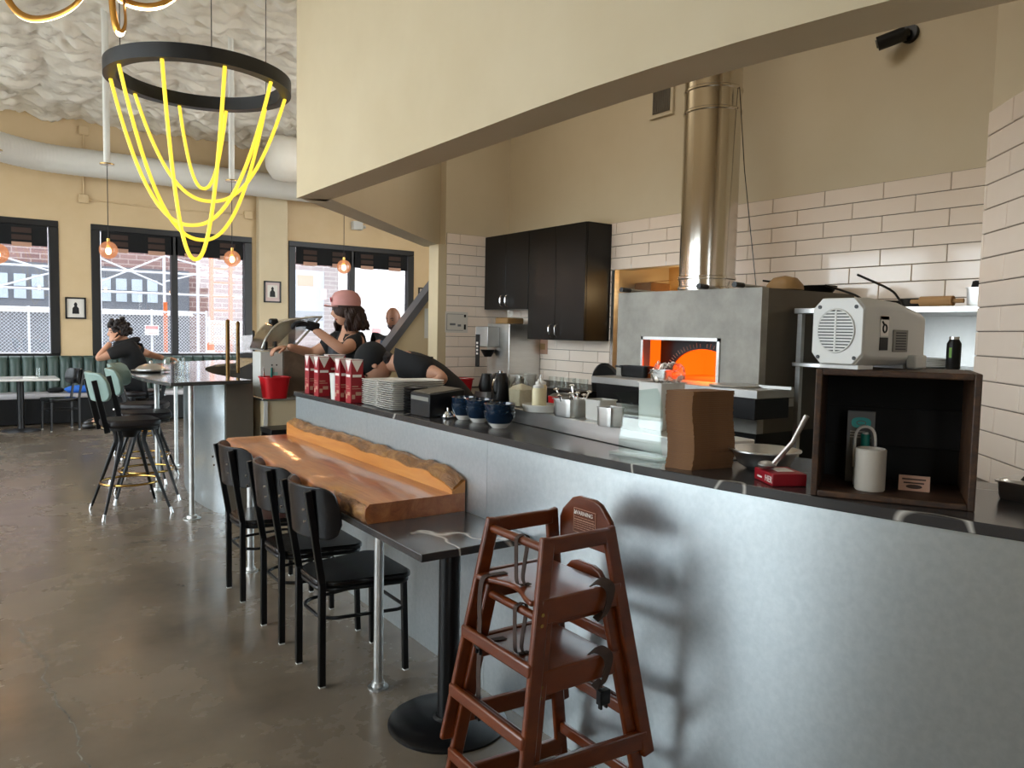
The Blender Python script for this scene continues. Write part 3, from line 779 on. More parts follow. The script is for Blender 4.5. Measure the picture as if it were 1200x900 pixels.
# glass screen with posts on the inner edge
sc = thing('glass_screen', 'clear glass screen between tall brass posts on the bar', 'screen', P(273, 440, ZB)); o0 = sc.location.copy()
pa, pb, pc = P(267, 441, ZB)-o0, P(279, 437, ZB)-o0, P(297, 428, ZB)-o0
for q, mm, h in ((pa, 'bronze', .46), (pb, 'bronze', .45), (pc, 'black_paint', .36)):
    l = MB().cyl(q, q+Vector((0, 0, h)), .017, n=12).build('post', mm, sc); MB().sphere(q+Vector((0, 0, h+.008)), (.019, .019, .022), 10, 6).build('finial', mm, l)
MB().bar(pa.lerp(pb, .5)+Vector((0, 0, .04)), pa.lerp(pb, .5)+Vector((0, 0, .42)), .10, .006, (0, 1, 0)).build('pane', 'clear_glass', sc)
MB().bar((pb+pc)/2+Vector((0, 0, .04)), (pb+pc)/2+Vector((0, 0, .34)), (pc-pb).length-.06, .006, (pc-pb).cross(Vector((0, 0, 1)))).build('pane', 'clear_glass', sc)

# ------------------------------------------------------------------ banquette, far table
bq = thing('banquette', 'long dark green channel-tufted banquette under the windows', 'bench', (1.0, 13.7, 0))
MB().box(-4.4, 2.9, -.28, .33, .02, .40).build('base', 'black_paint', bq)
for k in range(6):
    x = -4.4+7.3*k/6; MB().box(x+.004, x+7.3/6-.004, -.36, .22, .40, .47).build('seat_cushion', 'seat_grey', bq, bevel=.025, seg=3)
ch = None
for k in range(44):
    x = -4.4+7.3*k/44; w_ = 7.3/44
    if ch is None:
        m = MB(); secs = []
        for z, d in ((.47, .0), (.50, .01), (.9, .0), (.98, .01), (1.02, .04)):
            secs.append([m.V((w_/2+w_/2*.98*math.cos(a), .22+d-(.07 if z < 1 else .05)*math.sin(a), z)) for a in [PI*j/8 for j in range(9)]])
        for a, b in zip(secs, secs[1:]):
            for j in range(8): m.F(a[j], a[j+1], b[j+1], b[j])
        bk = [m.V((0.002, .33, .47)), m.V((w_, .33, .47)), m.V((w_, .33, 1.02)), m.V((.002, .33, 1.02))]
        m.F(*secs[-1], bk[2], bk[3]); ch = m.mesh('channel', 'teal_vinyl', 60)
    o = bpy.data.objects.new('channel', ch); COL.objects.link(o); o.parent = bq; o.location = (x, 0, 0)
ft = thing('cafe_table', 'white-topped cafe table with black pedestal before the green banquette', 'table', P(25, 505, 0))
MB().box(-1.2, .46, -.36, .36, .725, .755).build('table_top', 'white_marble', ft, bevel=.01)
MB().cyl((0, 0, .02), (0, 0, .725), .045, n=18).build('pedestal', 'black_paint', ft)
MB().lathe([(.24, 0), (.24, .01), (.2, .02), (.05, .035)], n=28).build('foot', 'black_paint', ft)
fc = dup(c0, (1.20, 12.80, 0), R(195), 'black curved-back dining chair at the white cafe table by the banquette'); fc['group'] = 'chairs at the cafe table'
p = ft.location+Vector((.22, .05, .7555)); tumbler(p, .04, .13, 'clear tumbler on the white cafe table', 'glass at the cafe table')
o = tag(MB().box(-.09, .09, -.06, .06, 0, .012).box(-.08, .06, -.05, .05, .012, .02).build('napkin', 'paper', bevel=.004), 'folded white napkin beside tumbler on the cafe table', 'napkin'); o.location = ft.location+Vector((.12, -.1, .7555))
m = MB(); m.sphere((0, 0, .05), (.26, .14, .055), 18, 10, lambda u: Vector((0, 0, .03))*noise.noise(u*3)); o = m.build('jacket', 'blue_cloth', angle=180)
o.location = (PY(98, 460, 13.45).x, 13.5, .4705); tag(o, 'crumpled bright blue jacket lying on the banquette seat', 'jacket')
m = MB(); m.sphere((0, 0, .035), (.12, .1, .045), 16, 8, lambda u: Vector((0, 0, .02))*noise.noise(u*4)); o = m.build('cloth_bag', 'black_fabric', angle=180)
o.location = (PY(88, 458, 13.45).x-.25, 13.6, .4705); tag(o, 'small crumpled black bag next to the blue jacket', 'bag')

# ------------------------------------------------------------------ pictures on the far wall
def picture(px0, py0, px1, py1, Y, mm, label):
    a = PY(px0, py0, Y); b = PY(px1, py1, Y); c = (a+b)/2; w = abs(b.x-a.x); h = abs(a.z-b.z)
    t = thing('framed_picture', label, 'picture', (c.x, Y, c.z))
    MB().box(-w/2, w/2, -.03, 0, -h/2, -h/2+.025).box(-w/2, w/2, -.03, 0, h/2-.025, h/2).box(-w/2, -w/2+.025, -.03, 0, -h/2, h/2).box(w/2-.025, w/2, -.03, 0, -h/2, h/2).build('frame', 'black_frame', t)
    MB().box(-w/2+.02, w/2-.02, -.012, -.004, -h/2+.02, h/2-.02).build('mount', mm, t)
    MB().box(-.09, .09, -.014, -.0115, -.10, .12).build('print', 'photo_mat2', t)
    MB().lathe([(.055, -.09), (.05, .0), (.025, .03), (.03, .06), (.02, .09), (0, .10)], (0, -.0135, 0), 10, 1, .03).build('figure', 'black_print', t)
picture(76, 348, 101, 374, YW, 'photo_mat2', 'small black framed picture with white mount between the two left windows')
picture(309, 329, 329, 355, 13.88, 'photo_mat', 'small framed picture with pink mount on the pale column')
picture(490, 337, 507, 362, YW, 'photo_mat2', 'small dark framed picture beside the window near the stair rail')

# ------------------------------------------------------------------ lamps, ducts, ceiling services
rc_ = Vector((1.44, 6.2, 3.33)); rr = .655
lt = thing('ring_chandelier', 'black ring chandelier with draped glowing yellow rope lights above the bar', 'chandelier', rc_)
m = MB(); prof = [(rr-.085, 0), (rr, 0), (rr, .10), (rr-.012, .10), (rr-.012, .02), (rr-.073, .02), (rr-.073, .10), (rr-.085, .10)]
n = 72; ringv = [[m.V((r*math.cos(2*PI*j/n), r*math.sin(2*PI*j/n), z)) for j in range(n)] for r, z in prof]
for k in range(len(prof)):
    A = ringv[k]; B = ringv[(k+1) % len(prof)]
    for j in range(n): m.F(A[j], A[(j+1) % n], B[(j+1) % n], B[j])
m.build('ring', 'black_frame', lt)
def ringpt(px, py): # attachment on the ring's underside seen at this pixel
    p = P(px, py, rc_.z)-rc_; a = math.atan2(p.y, p.x); return Vector(((rr-.042)*math.cos(a), (rr-.042)*math.sin(a), 0))
ROPES = [((127, 93), (331, 115), (241, 303)), ((139, 76), (312, 127), (234, 264)), ((157, 110), (314, 97), (237, 236)), ((191, 70), (262, 80), (233, 304)), ((209, 125), (265, 132), (239, 220))]
ROPES = [((127, 92), (314, 96), 264), ((139, 75), (312, 128), 281), ((157, 110), (331, 116), 236), ((191, 70), (262, 79), 304), ((209, 125), (266, 131), 221)]
for (a, b, yb) in ROPES:
    A = ringpt(*a); B = ringpt(*b); mid = (A+B)/2
    zb = None
    lo, hi = -1.6, 0
    for _ in range(40):
        z = (lo+hi)/2; d = mid+Vector((0, 0, z))+rc_-CP; y = 450-FPX*d.dot(UP)/d.dot(FW)
        if y > yb: lo = z
        else: hi = z
    zb = lo; pts = []
    for k in range(33):
        t = k/32; s = 2*t-1; pts.append(A.lerp(B, t)+Vector((0, 0, zb*(1-abs(s)**2.3))))
    MB().tube(pts, .0135, 10).build('rope_light', 'neon', lt)
for a in (.4, 2.5, 4.6):
    q = Vector(((rr-.042)*math.cos(a), (rr-.042)*math.sin(a), .02)); MB().cyl(q, (q.x, q.y, ZC-rc_.z-.02), .003, n=6).build('cable', 'black_frame', lt)
# looping gold ribbon lamp
gl = thing('ribbon_chandelier', 'gold looping ribbon chandelier with glowing white strip near the ceiling', 'chandelier', PD(130, -60, 4.2)); og = gl.location.copy()
def loop(pxs, D, name):
    pts = bez([PD(x, y, d)-og for x, y, d in pxs], 8)
    MB().tube(pts, .020, 10, flat=(.4, 1)).build('ribbon', 'gold', gl)
    m = MB(); m.tube([p+Vector((0, 0, -.009)) for p in pts], .0125, 8, flat=(.5, 1)); m.build('light_strip', 'led', gl)
loop([(-10, -90, 4.4), (-6, -40, 4.4), (12, 4, 4.35), (34, 21, 4.3), (62, 19, 4.25), (88, 5, 4.2), (105, -22, 4.2), (110, -70, 4.2)], 4.2, 'a')
loop([(124, -90, 4.1), (129, -40, 4.1), (132, 10, 4.1), (137, 34, 4.1), (143, 38, 4.12), (147, 26, 4.16), (145, 0, 4.2), (140, -60, 4.2)], 4.1, 'b')
loop([(128, -60, 4.2), (134, -12, 4.2), (150, 3, 4.2), (175, 8, 4.2), (196, 2, 4.2), (212, -16, 4.2), (222, -70, 4.2)], 4.2, 'c')
q = PD(130, -90, 4.2)-og
MB().cyl(q, (q.x, q.y, ZC-og.z-.03), .012, n=10).build('stem', 'gold', gl); MB().bar(PD(-12, -90, 4.4)-og, PD(225, -72, 4.2)-og, .02, .02).build('crossbar', 'gold', gl)
# globe pendants
def pendant(x, y, z, r, zp, label):
    t = thing('globe_pendant', label, 'pendant lamp', (x, y, z), 0, 'amber globe pendants')
    MB().sphere((0, 0, 0), r, 24, 14).build('globe', 'amber_shade', t)
    MB().sphere((0, 0, -.01), (.028, .028, .036), 12, 8).build('bulb', 'bulb', t)
    MB().cyl((0, 0, .03), (0, 0, r+.03), .016, n=12).build('socket', 'brass', t)
    MB().cyl((0, 0, r+.03), (0, 0, zp-z), .004, n=6).build('cord', 'black_frame', t)
    MB().lathe([(.07, 0), (.07, .01), (.03, .02)], (0, 0, zp-z), 20).build('canopy', 'brass', t)
    MB().cyl((0, 0, zp-z+.02), (0, 0, ZC-z-.02), .032, n=14).build('pipe', 'duct_white', t)
    l = bpy.data.lights.new('pendant_glow', 'POINT'); l.energy = 2.5; l.color = (1, .6, .3); l.shadow_soft_size = .03
    o = bpy.data.objects.new('pendant_glow', l); COL.objects.link(o); o.parent = t; o.location = (0, 0, -.045)
def amber():
    m = bpy.data.materials.new('amber_shade'); m.use_nodes = True; MATS['amber_shade'] = m; nt = m.node_tree; N = nt.nodes; L = nt.links
    for n in list(N): N.remove(n)
    o = N.new('ShaderNodeOutputMaterial'); t = N.new('ShaderNodeBsdfTransparent'); t.inputs[0].default_value = (1, .80, .66, 1)
    e = N.new('ShaderNodeEmission'); e.inputs[0].default_value = (1, .42, .20, 1); e.inputs[1].default_value = .22; g = N.new('ShaderNodeBsdfGlossy'); g.inputs['Roughness'].default_value = .05
    a = N.new('ShaderNodeMixShader'); a.inputs[0].default_value = .45; b = N.new('ShaderNodeMixShader'); b.inputs[0].default_value = .06
    L.new(t.outputs[0], a.inputs[1]); L.new(e.outputs[0], a.inputs[2]); L.new(a.outputs[0], b.inputs[1]); L.new(g.outputs[0], b.inputs[2]); L.new(b.outputs[0], o.inputs[0])
amber()
pendant(1.164, 9, 2.307, .09, 3.18, 'amber glass globe pendant hanging before the left part of the middle window')
pendant(2.415, 9, 2.307, .09, 3.17, 'amber glass globe pendant hanging beside the yellow rope lights')
pendant(3.756, 9, 2.30, .085, 3.2, 'amber glass globe pendant over the worker in the pink cap')
pendant(.20, 9, 2.20, .10, 3.18, 'amber glass globe pendant before the window left of the rope lights')
# spiral duct along the far wall, bending into the room
dp = [P(-180, 130, 4.0), P(-60, 154, 4.0), P(0, 172, 4.0), P(50, 184, 4.0), P(110, 196, 4.0), P(200, 209, 4.0), P(300, 217, 4.0)]
dp = [Vector((q.x, q.y, 4.0)) for q in dp]; dp = [d for d in dp if d.x > XL]; dp.append(Vector((7.5, 13.6, 4.0))); dp = [Vector((d.x, min(d.y, 13.6), 4.0)) for d in dp]
m = MB(); pts = bez(dp, 14); L_ = 0; pp = []; rs = []
for a, b in zip(pts, pts[1:]):
    nn = max(2, int((b-a).length/.06))
    for k in range(nn): pp.append(a.lerp(b, k/nn))
rs = [.205+(.004 if k % 3 == 0 else 0) for k in range(len(pp))]
du = m.tube(pp, rs, 28).build('spiral_duct', 'duct_white'); tag(du, 'white spiral air duct curving along the far wall above the windows', 'duct')
i_ = P(325, 178, 4.2); m = MB()
pp = [Vector((i_.x+.1+.12*k, i_.y+.4, 4.2)) for k in range(26)]
m.tube([pp[0]-Vector((.12, 0, 0)), pp[0]-Vector((.1, 0, 0))]+pp, [.03, .22]+[.34+.015*math.sin(k*1.1) for k in range(26)], 26)
tag(m.build('insulated_duct', 'insulation', angle=80), 'fat foil-wrapped duct end beside the soffit near the ceiling', 'duct')
for (px, py, z) in ((325, 133, 4.3),):
    pass
# conduit with boxes on the far wall
cq = thing('wall_conduit', 'thin cream conduit with junction boxes on the far wall', 'conduit', PY(98, 240, YW)); oc = cq.location.copy()
def cpt(px, py): v = PY(px, py, YW-.02)-oc; return v
MB().tube([cpt(98, 148), cpt(98, 233)], .014, 8).build('pipe', 'wall_paint', cq); MB().tube([cpt(98, 233), cpt(195, 245), cpt(293, 252)], .014, 8).build('pipe', 'wall_paint', cq)
for q in ((98, 153), (98, 233), (291, 252)):
    MB().cbox(cpt(*q), .14, .07, .14).build('junction_box', 'wall_paint', cq, bevel=.01)
p = PY(417, 265, YW); t = thing('emergency_light', 'small white emergency lamp box above the right window', 'lamp', p)
MB().cbox((0, -.06, 0), .20, .12, .16).build('housing', 'white_body', t, bevel=.01)
MB().cyl((.10, -.06, -.01), (.17, -.06, -.01), .03, n=10).build('conduit_stub', 'white_body', t)

# sloped stair wall behind the kitchen post, with its rail
pa, pb = PY(512, 334, 7.1), PY(446, 422, 7.1)
sw = MB().prism([(pb.x-.6, 0), (4.05, 0), (4.05, pb.z+(4.05-pb.x)*(pa.z-pb.z)/(pa.x-pb.x)), (pb.x, pb.z), (pb.x-.6, pb.z-.75)], 7.1, 7.2, lambda a, b, h: (a, h, b)).build('wall_stair', 'soffit_paint'); stru(sw)
sw2 = MB(); d_ = Vector((pa.x-pb.x, 0, pa.z-pb.z)).normalized(); q0 = Vector((pb.x, 7.15, pb.z))-d_*.8; q1 = Vector((4.04, 7.15, pb.z+(4.04-pb.x)*d_.z/d_.x))
sw2.bar(q0+Vector((0, 0, .03)), q1+Vector((0, 0, .03)), .16, .07).build('handrail', 'rail_grey', sw)

# ------------------------------------------------------------------ kitchen
XO = 3.7
ov = thing('pizza_oven', 'large grey plaster pizza oven glowing orange inside its arched mouth', 'oven', (4.15, 3.39, 0)); oo = Vector((4.15, 3.39, 0))
ly0, ly1 = 2.79-oo.y, 3.987-oo.y; lx0, lx1 = XO-oo.x, 4.64-oo.x; my0, my1 = 3.095-oo.y, 3.722-oo.y; mz0, mz1 = 1.262, 1.511; zt = 1.83; zb = 1.08
m = MB().box(lx0, lx0+.06, ly0, my0, zb, zt).box(lx0, lx0+.06, my1, ly1, zb, zt).box(lx0, lx0+.06, my0, my1, mz1, zt).box(lx0, lx0+.06, my0, my1, zb, mz0).box(lx0, lx0+.06, ly0, ly1, zb-.1, zb)
m.build('front', 'oven_plaster', ov)
MB().box(lx0+.061, lx1, ly0+.002, ly0+.03, zb-.1, zt-.002).box(lx0+.061, lx1, ly1-.03, ly1-.002, zb-.1, zt-.002).box(lx1-.03, lx1, ly0+.03, ly1-.03, zb-.1, zt-.002).box(lx0+.061, lx1-.03, ly0+.03, ly1-.03, zt-.04, zt-.002).box(lx0+.061, lx1-.03, ly0+.03, ly1-.03, zb-.1, zb-.08).build('housing', 'oven_side', ov)
MB().box(lx0-.012, lx0, my0-.02, my0, mz0, mz1+.02).box(lx0-.012, lx0, my1, my1+.02, mz0, mz1+.02).box(lx0-.012, lx0, my0-.02, my1+.02, mz1, mz1+.02).build('mouth_frame', 'steel', ov)
# lining of the mouth, arch plate and glowing chamber
for y_ in (my0-.015, my1): MB().box(lx0+.06, lx0+.62, y_, y_+.015, mz0, mz1).build('mouth_side', 'oven_glow', ov)
MB().box(lx0, lx0+.62, my0-.01, my1+.01, mz0-.02, mz0+.001).build('oven_floor', 'oven_floor', ov)
mc = (my0+my1)/2-.06; aw = .275; ah = .175
pl = [(my0, mz1), (my1, mz1), (my1, mz0)]
arc = [(mc+aw*math.cos(a), mz0+.02+ah*math.sin(a)) for a in [PI*k/24 for k in range(25)]]
arc = [(min(my1, max(my0, y)), z) for y, z in arc]
m = MB(); xa, xb = lx0+.16, lx0+.175
top = [(y, mz1) for y, z in arc]
A = [m.V((xa, y, z)) for y, z in arc]; T = [m.V((xa, y, z)) for y, z in top]; A2 = [m.V((xb, y, z)) for y, z in arc]; T2 = [m.V((xb, y, z)) for y, z in top]
for k in range(24): m.F(A[k], A[k+1], T[k+1], T[k]); m.F(A2[k+1], A2[k], T2[k], T2[k+1]); m.F(A[k+1], A[k], A2[k], A2[k+1])
m.box(xa, xb, max(arc[0][0], arc[-1][0]), my1, mz0, mz1) if max(arc[0][0], arc[-1][0]) < my1 else None
arch = m.build('arch_plate', 'black_paint', ov)
for k in range(3, 30):
    a = PI*(k+.5)/33+.02; long = 1.0 if k % 2 == 0 else .8
    y0_, z0_ = mc+(aw+.012)*math.cos(a), mz0+.02+(ah+.010)*math.sin(a); l = .030*long
    if k == 16: l = .05
    y1_, z1_ = y0_+l*math.cos(a), z0_+l*math.sin(a)
    if my0+.003 < min(y0_, y1_) and max(y0_, y1_) < my1-.003 and z1_ < mz1-.002:
        MB().bar((xa-.002, y0_, z0_), (xa-.002, y1_, z1_), .003, .0035, (1, 0, 0)).build('mark', 'label_tan', arch)
MB().box(xa-.003, xa, my0+.008, my0+.045, mz1-.03, mz1-.018).build('badge', 'red_print', arch)
MB().box(lx0+.60, lx0+.62, my0-.01, my1+.01, mz0, mz1+.05).box(xb+.02, lx0+.6, my0, my1, mz1-.005, mz1+.005).build('chamber', 'oven_glow', ov)
l = bpy.data.lights.new('oven_fire', 'AREA'); l.energy = 1.2; l.color = (1, .30, .05); l.size = .3
o = bpy.data.objects.new('oven_fire', l); COL.objects.link(o); o.parent = ov; o.location = (lx0+.4, (my0+my1)/2, mz1-.03)
# stainless landing in front, dark underframe
MB().box(3.375-oo.x, lx0-.0, 2.55-oo.y, 3.88-oo.y, 1.215, 1.262).build('landing', 'steel_dull', ov, bevel=.004)
MB().box(3.40-oo.x, lx0-.005, 2.58-oo.y, 3.85-oo.y, 1.10, 1.214).build('landing_apron', 'black_paint', ov)
MB().box(lx0+.05, lx1, ly0+.04, ly1-.04, .35, zb-.1).build('underframe', 'black_paint', ov)
for y in (ly0+.06, ly1-.06):
    for x in (lx0+.1, lx1-.06): MB().box(x-.03, x+.03, y-.03, y+.03, 0, .36).build('leg', 'black_paint', ov)
MB().box(lx0+.20, lx0+.40, ly0-.003, ly0+.003, 1.13, 1.18).build('rating_plate', 'white_body', ov)
# flue
fp = (4.1, 3.548, 0); fu = thing('oven_flue', 'tall shiny stainless flue pipe rising from the pizza oven', 'flue', (4.1, 3.548, zt+.001)); fz = zt+.001
MB().cyl((0, 0, 0), (0, 0, ZC-fz-.12), .187, n=48).build('pipe', 'steel_mirror', fu, angle=30)
for z in (.03, .10, 1.20, 1.34): MB().lathe([(.188, -.012), (.194, -.006), (.194, .006), (.188, .012)], (0, 0, z), 48).build('band', 'steel_mirror', fu)
MB().lathe([(.19, 0), (.21, 0), (.21, .012), (.19, .012)], n=48).build('collar', 'steel', fu)
MB().tube([(.03, -.19, 1.34), (.05, -.24, .8), (.07, -.34, .12), (.08, -.35, 0.01)], .003, 6).build('probe_wire', 'black_paint', fu)
for yk in (3.1, 5.2):  # unseen lamps added to brighten the kitchen
    t = thing('kitchen_fill', 'added unseen fill lamp hung over the kitchen by the '+('oven' if yk < 4 else 'cabinets'), 'ceiling lamp', (3.05, yk, 4.30))
    MB().box(-.08, .08, -.6, .6, 0, .06).build('housing', 'white_plastic', t, bevel=.005); MB().box(-.07, .07, -.59, .59, -.006, -.0005).build('diffuser', 'fill_diffuser', t)
    for y in (-.5, .5): MB().cyl((0, y, .06), (0, y, .36), .004, n=6).build('cable', 'black_frame', t)
    l = bpy.data.lights.new('kitchen_fill_light', 'AREA'); l.shape = 'RECTANGLE'; l.size = .14; l.size_y = 1.18; l.energy = KFILL; l.color = (1, .95, .87)
    o = bpy.data.objects.new('kitchen_fill_light', l); COL.objects.link(o); o.parent = t; o.location = (0, 0, -.012)
# things on the oven roof
def peel(px, py, L, label):
    p = PX(px, py, XO+.06); t = thing('oven_tool', label, 'tool', (XO+.0, p.y, zt+.001))
    MB().cyl((-.06, 0, .016), (.03, .008, .016), .017, .015, 12).build('grip', 'black_plastic', t); MB().cyl((.03, .008, .016), (L, .08, .012), .010, n=8).build('shaft', 'steel_dull', t)
    MB().box(L, L+.06, .03, .13, .002, .012).build('blade', 'steel_dull', t)
peel(743, 337, .55, 'black-gripped oven peel lying on the roof at its end by the niche'); peel(834, 333, .22, 'black-gripped oven brush lying before the flue'); peel(876, 332, .55, 'black-gripped oven peel lying right beside the flue wire')
# tongs tray and pan at the mouth
def gnpan(name, label, loc, sx, sy, h, m_='steel', rz=0, cat='pan', group=None):
    t = thing(name, label, cat, loc, rz, group); b = MB(); n = 8
    b.lathe([(.46, 0), (.485, .01), (.5, h-.004), (.54, h-.004), (.54, h), (.488, h), (.47, .012), (0, .012)], (0, 0, 0), 40, sx, sy, sq=7)
    b.build('pan', m_, t); return t
p = P(757, 441, 1.263); p.z = 1.2625
t = gnpan('loaf_pan', 'black metal baking pan with handle standing at the oven mouth', (3.58, 3.66, 1.2625), .10, .22, .075, 'black_paint', R(8)); MB().bar((0, .11, .06), (-.01, .17, .065), .02, .012).build('handle', 'black_paint', t)
gnpan('foil_pan', 'small steel baking pan beside the black one at the oven mouth', (3.61, 3.47, 1.2625), .09, .12, .06, 'steel', R(8))
t = thing('pizza_peel', 'flat metal pizza peel lying on the oven landing', 'peel', (3.52, 2.80, 1.2625), R(100))
MB().lathe([(.0, 0), (.15, 0), (.152, .006), (.148, .012), (0, .012)], n=28).build('blade', 'steel_dull', t); MB().bar((-.14, 0, .010), (-.34, .03, .012), .022, .016).build('handle', 'steel_dull', t)
# niche: cardboard carton and pipe fitting
t = thing('niche_shelf_box', 'open brown carton in the lit niche behind the oven', 'box', (4.98, 4.93, .9)); MB().box(-.12, .12, -.10, .10, 0, 1.10).build('carton', 'kraft', t, bevel=.004); MB().bar((-.12, -.11, 1.10), (.12, -.11, 1.13), .004, .06, (0, 1, 0)).build('flap', 'kraft', t)
t = thing('gas_fitting', 'brass gas valve and braided hose in the niche behind the oven', 'pipe', (5.355, 4.60, 2.02)); MB().cbox((-.02, .0, 0), .02, .10, .12).build('wall_plate', 'oak', t)
MB().cyl((-.03, 0, 0), (-.10, -.02, -.02), .022, n=10).build('valve', 'chrome', t); MB().tube(bez([(-.10, -.02, -.02), (-.14, -.15, -.06), (-.16, -.35, -.09), (-.16, -.55, -.09)], 6), .016, 8).build('hose', 'steel_dull', t)
l = bpy.data.lights.new('niche_bulb', 'POINT'); l.energy = 1.3; l.color = (1, .70, .36); l.shadow_soft_size = .04
nb = thing('niche_lamp', 'bare warm bulb lighting the niche behind the oven', 'lamp', (5.1, 4.25, 1.98)); MB().sphere((0, 0, 0), .03, 12, 8).build('bulb', 'bulb', nb); MB().cyl((0, 0, .03), (0, 0, .235), .015, n=10).build('socket', 'brass', nb)
o = bpy.data.objects.new('niche_bulb', l); COL.objects.link(o); o.parent = nb; o.location = (-.05, .06, -.05)
# wall vent and camera
p = PX(777, 113, XB); t = thing('wall_vent', 'brown louvred air vent high on the kitchen wall', 'vent', (XB-.001, p.y, p.z))
MB().box(-.02, 0, -.13, .13, -.165, .165).build('frame', 'wall_kitchen', t)
for k in range(11): MB().box(-.03, -.0205, -.10+.0175*k, -.09+.0175*k, -.135, .135).build('louvre', 'oven_side', t)
p = PX(1067, 40, XB); t = thing('security_camera', 'small black dome security camera on the kitchen wall', 'camera', (XB, p.y, p.z))
MB().cyl((0, 0, .0), (-.03, 0, 0), .055, n=20).build('base', 'black_plastic', t); MB().cyl((-.03, 0, 0), (-.10, .05, -.02), .03, n=14).build('arm', 'black_plastic', t); MB().cyl((-.06, .0, -.01), (-.13, .13, -.05), .042, n=16).build('body', 'black_plastic', t); MB().cyl((-.13, .13, -.05), (-.133, .137, -.052), .025, n=14).build('lens', 'grey_plastic', t)
# wall cabinets
def cabinet(y0, y1, z0, z1, label):
    t = thing('wall_cabinet', label, 'cabinet', (XB-.015, (y0+y1)/2, z0)); w = y1-y0; h = z1-z0
    MB().box(-.275, 0, -w/2+.001, w/2-.001, 0, h).build('body', 'cabinet_black', t, bevel=.002)
    for s in (-1, 1):
        d = MB().box(-.297, -.276, min(0, s*w/2)+.002, max(0, s*w/2)-.002, .002, h-.002).build('door', 'cabinet_black', t, bevel=.003)
        yk = s*.045; MB().tube(bez([(-.297, yk, .03), (-.325, yk, .045), (-.33, yk, .085), (-.325, yk, .125), (-.297, yk, .14)], 5), .008, 8).build('handle', 'chrome', d)
cabinet(5.115, 5.945, 1.476, 2.51, 'tall black two-door wall cabinet left of the oven niche')
cabinet(5.948, 6.715, 1.765, 2.51, 'short black two-door wall cabinet above the coffee brewer')
# back counter along the wall with brewer, bucket, jugs, glasses
zc = .89
kc = thing('back_counter', 'black kitchen counter along the tiled wall under the cabinets', 'counter', (4.3, 5.4, 0))
MB().box(-.42, .34, -1.30, 1.31, .85, zc).build('worktop', 'black_paint', kc, bevel=.004); MB().box(-.38, .34, -1.28, 1.30, 0, .85).build('body', 'black_paint', kc)
br2 = thing('coffee_brewer', 'stainless coffee brewer on the back counter in the tiled corner', 'coffee machine', (4.36, 6.35, zc))
MB().box(-.10, .28, -.23, .16, 0, .73).build('tower', 'steel', br2, bevel=.006); MB().box(-.24, -.101, -.06, .16, .50, .70).build('head', 'steel_dull', br2, bevel=.006); MB().box(-.24, -.101, -.06, .16, 0, .05).build('base', 'steel_dull', br2)
MB().lathe([(.035, 0), (.07, .06), (.075, .07), (0, .07)], (-.17, .04, .40), 20).build('brew_basket', 'black_plastic', br2)
MB().box(-.247, -.241, .08, .15, .30, .62).build('control_panel', 'black_plastic', br2)
for k in range(4): MB().box(-.25, -.2475, .10, .13, .42+.035*k, .44+.035*k).build('button', 'white_print', br2)
MB().lathe([(.07, 0), (.085, .05), (.06, .14), (.05, .18), (.0, .18)], (-.17, .05, .051), 20).build('carafe', 'black_plastic', br2)
MB().box(-.05, .15, -.12, .10, .731, .79).build('hopper', 'oak', br2, bevel=.01); MB().lathe([(.03, 0), (.034, .06), (.03, .10), (0, .10)], (.05, -.02, .791), 14).build('jar', 'clear_glass', br2)
t = thing('red_bucket', 'red plastic sanitiser bucket on the back counter beside the coffee brewer', 'bucket', (3.98, 6.56, zc)); MB().lathe([(.085, 0), (.105, .17), (.115, .17), (.115, .18), (.10, .18), (.08, .01), (0, .01)], n=28, sq=5).build('tub', 'red_plastic', t); MB().tube([(.0+.1*math.cos(a), .1*math.sin(a), .17) for a in [PI*k/10 for k in range(11)]], .004, 6).build('handle', 'steel', t)
for (dx, y, h, lab) in ((4.10, 6.02, .26, 'black insulated coffee jug with chrome handle in front of the brewer'), (4.2, 5.84, .22, 'short black coffee jug next to the taller jug')):
    t = thing('coffee_jug', lab, 'jug', (dx, y, zc)); MB().lathe([(.085, 0), (.09, .02), (.09, h*.7), (.06, h*.9), (.055, h), (0, h)], n=24).build('body', 'black_plastic', t)
    MB().tube(bez([(-.08, -.04, h*.8), (-.12, -.06, h*.75), (-.13, -.065, h*.45), (-.085, -.04, h*.25)], 6), .009, 8).build('handle', 'chrome', t); MB().cyl((0, 0, h), (0, 0, h+.02), .03, n=14).build('lid', 'chrome', t)
gp = 'upturned glasses on the back counter'
for k in range(6):
    p = (4.36+.02*(k % 2), 5.55-.085*k, zc+.15); tumbler(p, .035, .10, 'small clear glass upturned on the back counter rack', gp)
o = MB().box(-.1, .1, -.3, .3, 0, .15).build('glass_rack', 'black_plastic', bevel=.006); o.location = (4.36, 5.34, zc); tag(o, 'low black rack carrying small glasses under the cabinet', 'rack')
t = thing('round_tray', 'round black tray leaning on the tiled wall', 'tray', (4.50, 4.98, zc+.0)); T_ = Matrix.Translation((0, 0, .20)) @ Matrix.Rotation(R(82), 4, 'Y'); m = MB(); m.T = T_; m.lathe([(0, -.006), (.18, -.006), (.20, .012), (.195, .012), (.175, 0), (0, 0)], n=32); m.build('tray', 'black_plastic', t)
t = thing('red_pot', 'small red enamel pot on the back counter', 'pot', (4.05, 5.02, zc+.001)); MB().lathe([(.1, 0), (.115, .02), (.12, .12), (.11, .12), (.1, .01), (0, .01)], n=26).build('pot', 'red_plastic', t); MB().lathe([(.11, .121), (.08, .14), (0, .15)], n=26).build('lid', 'steel', t)
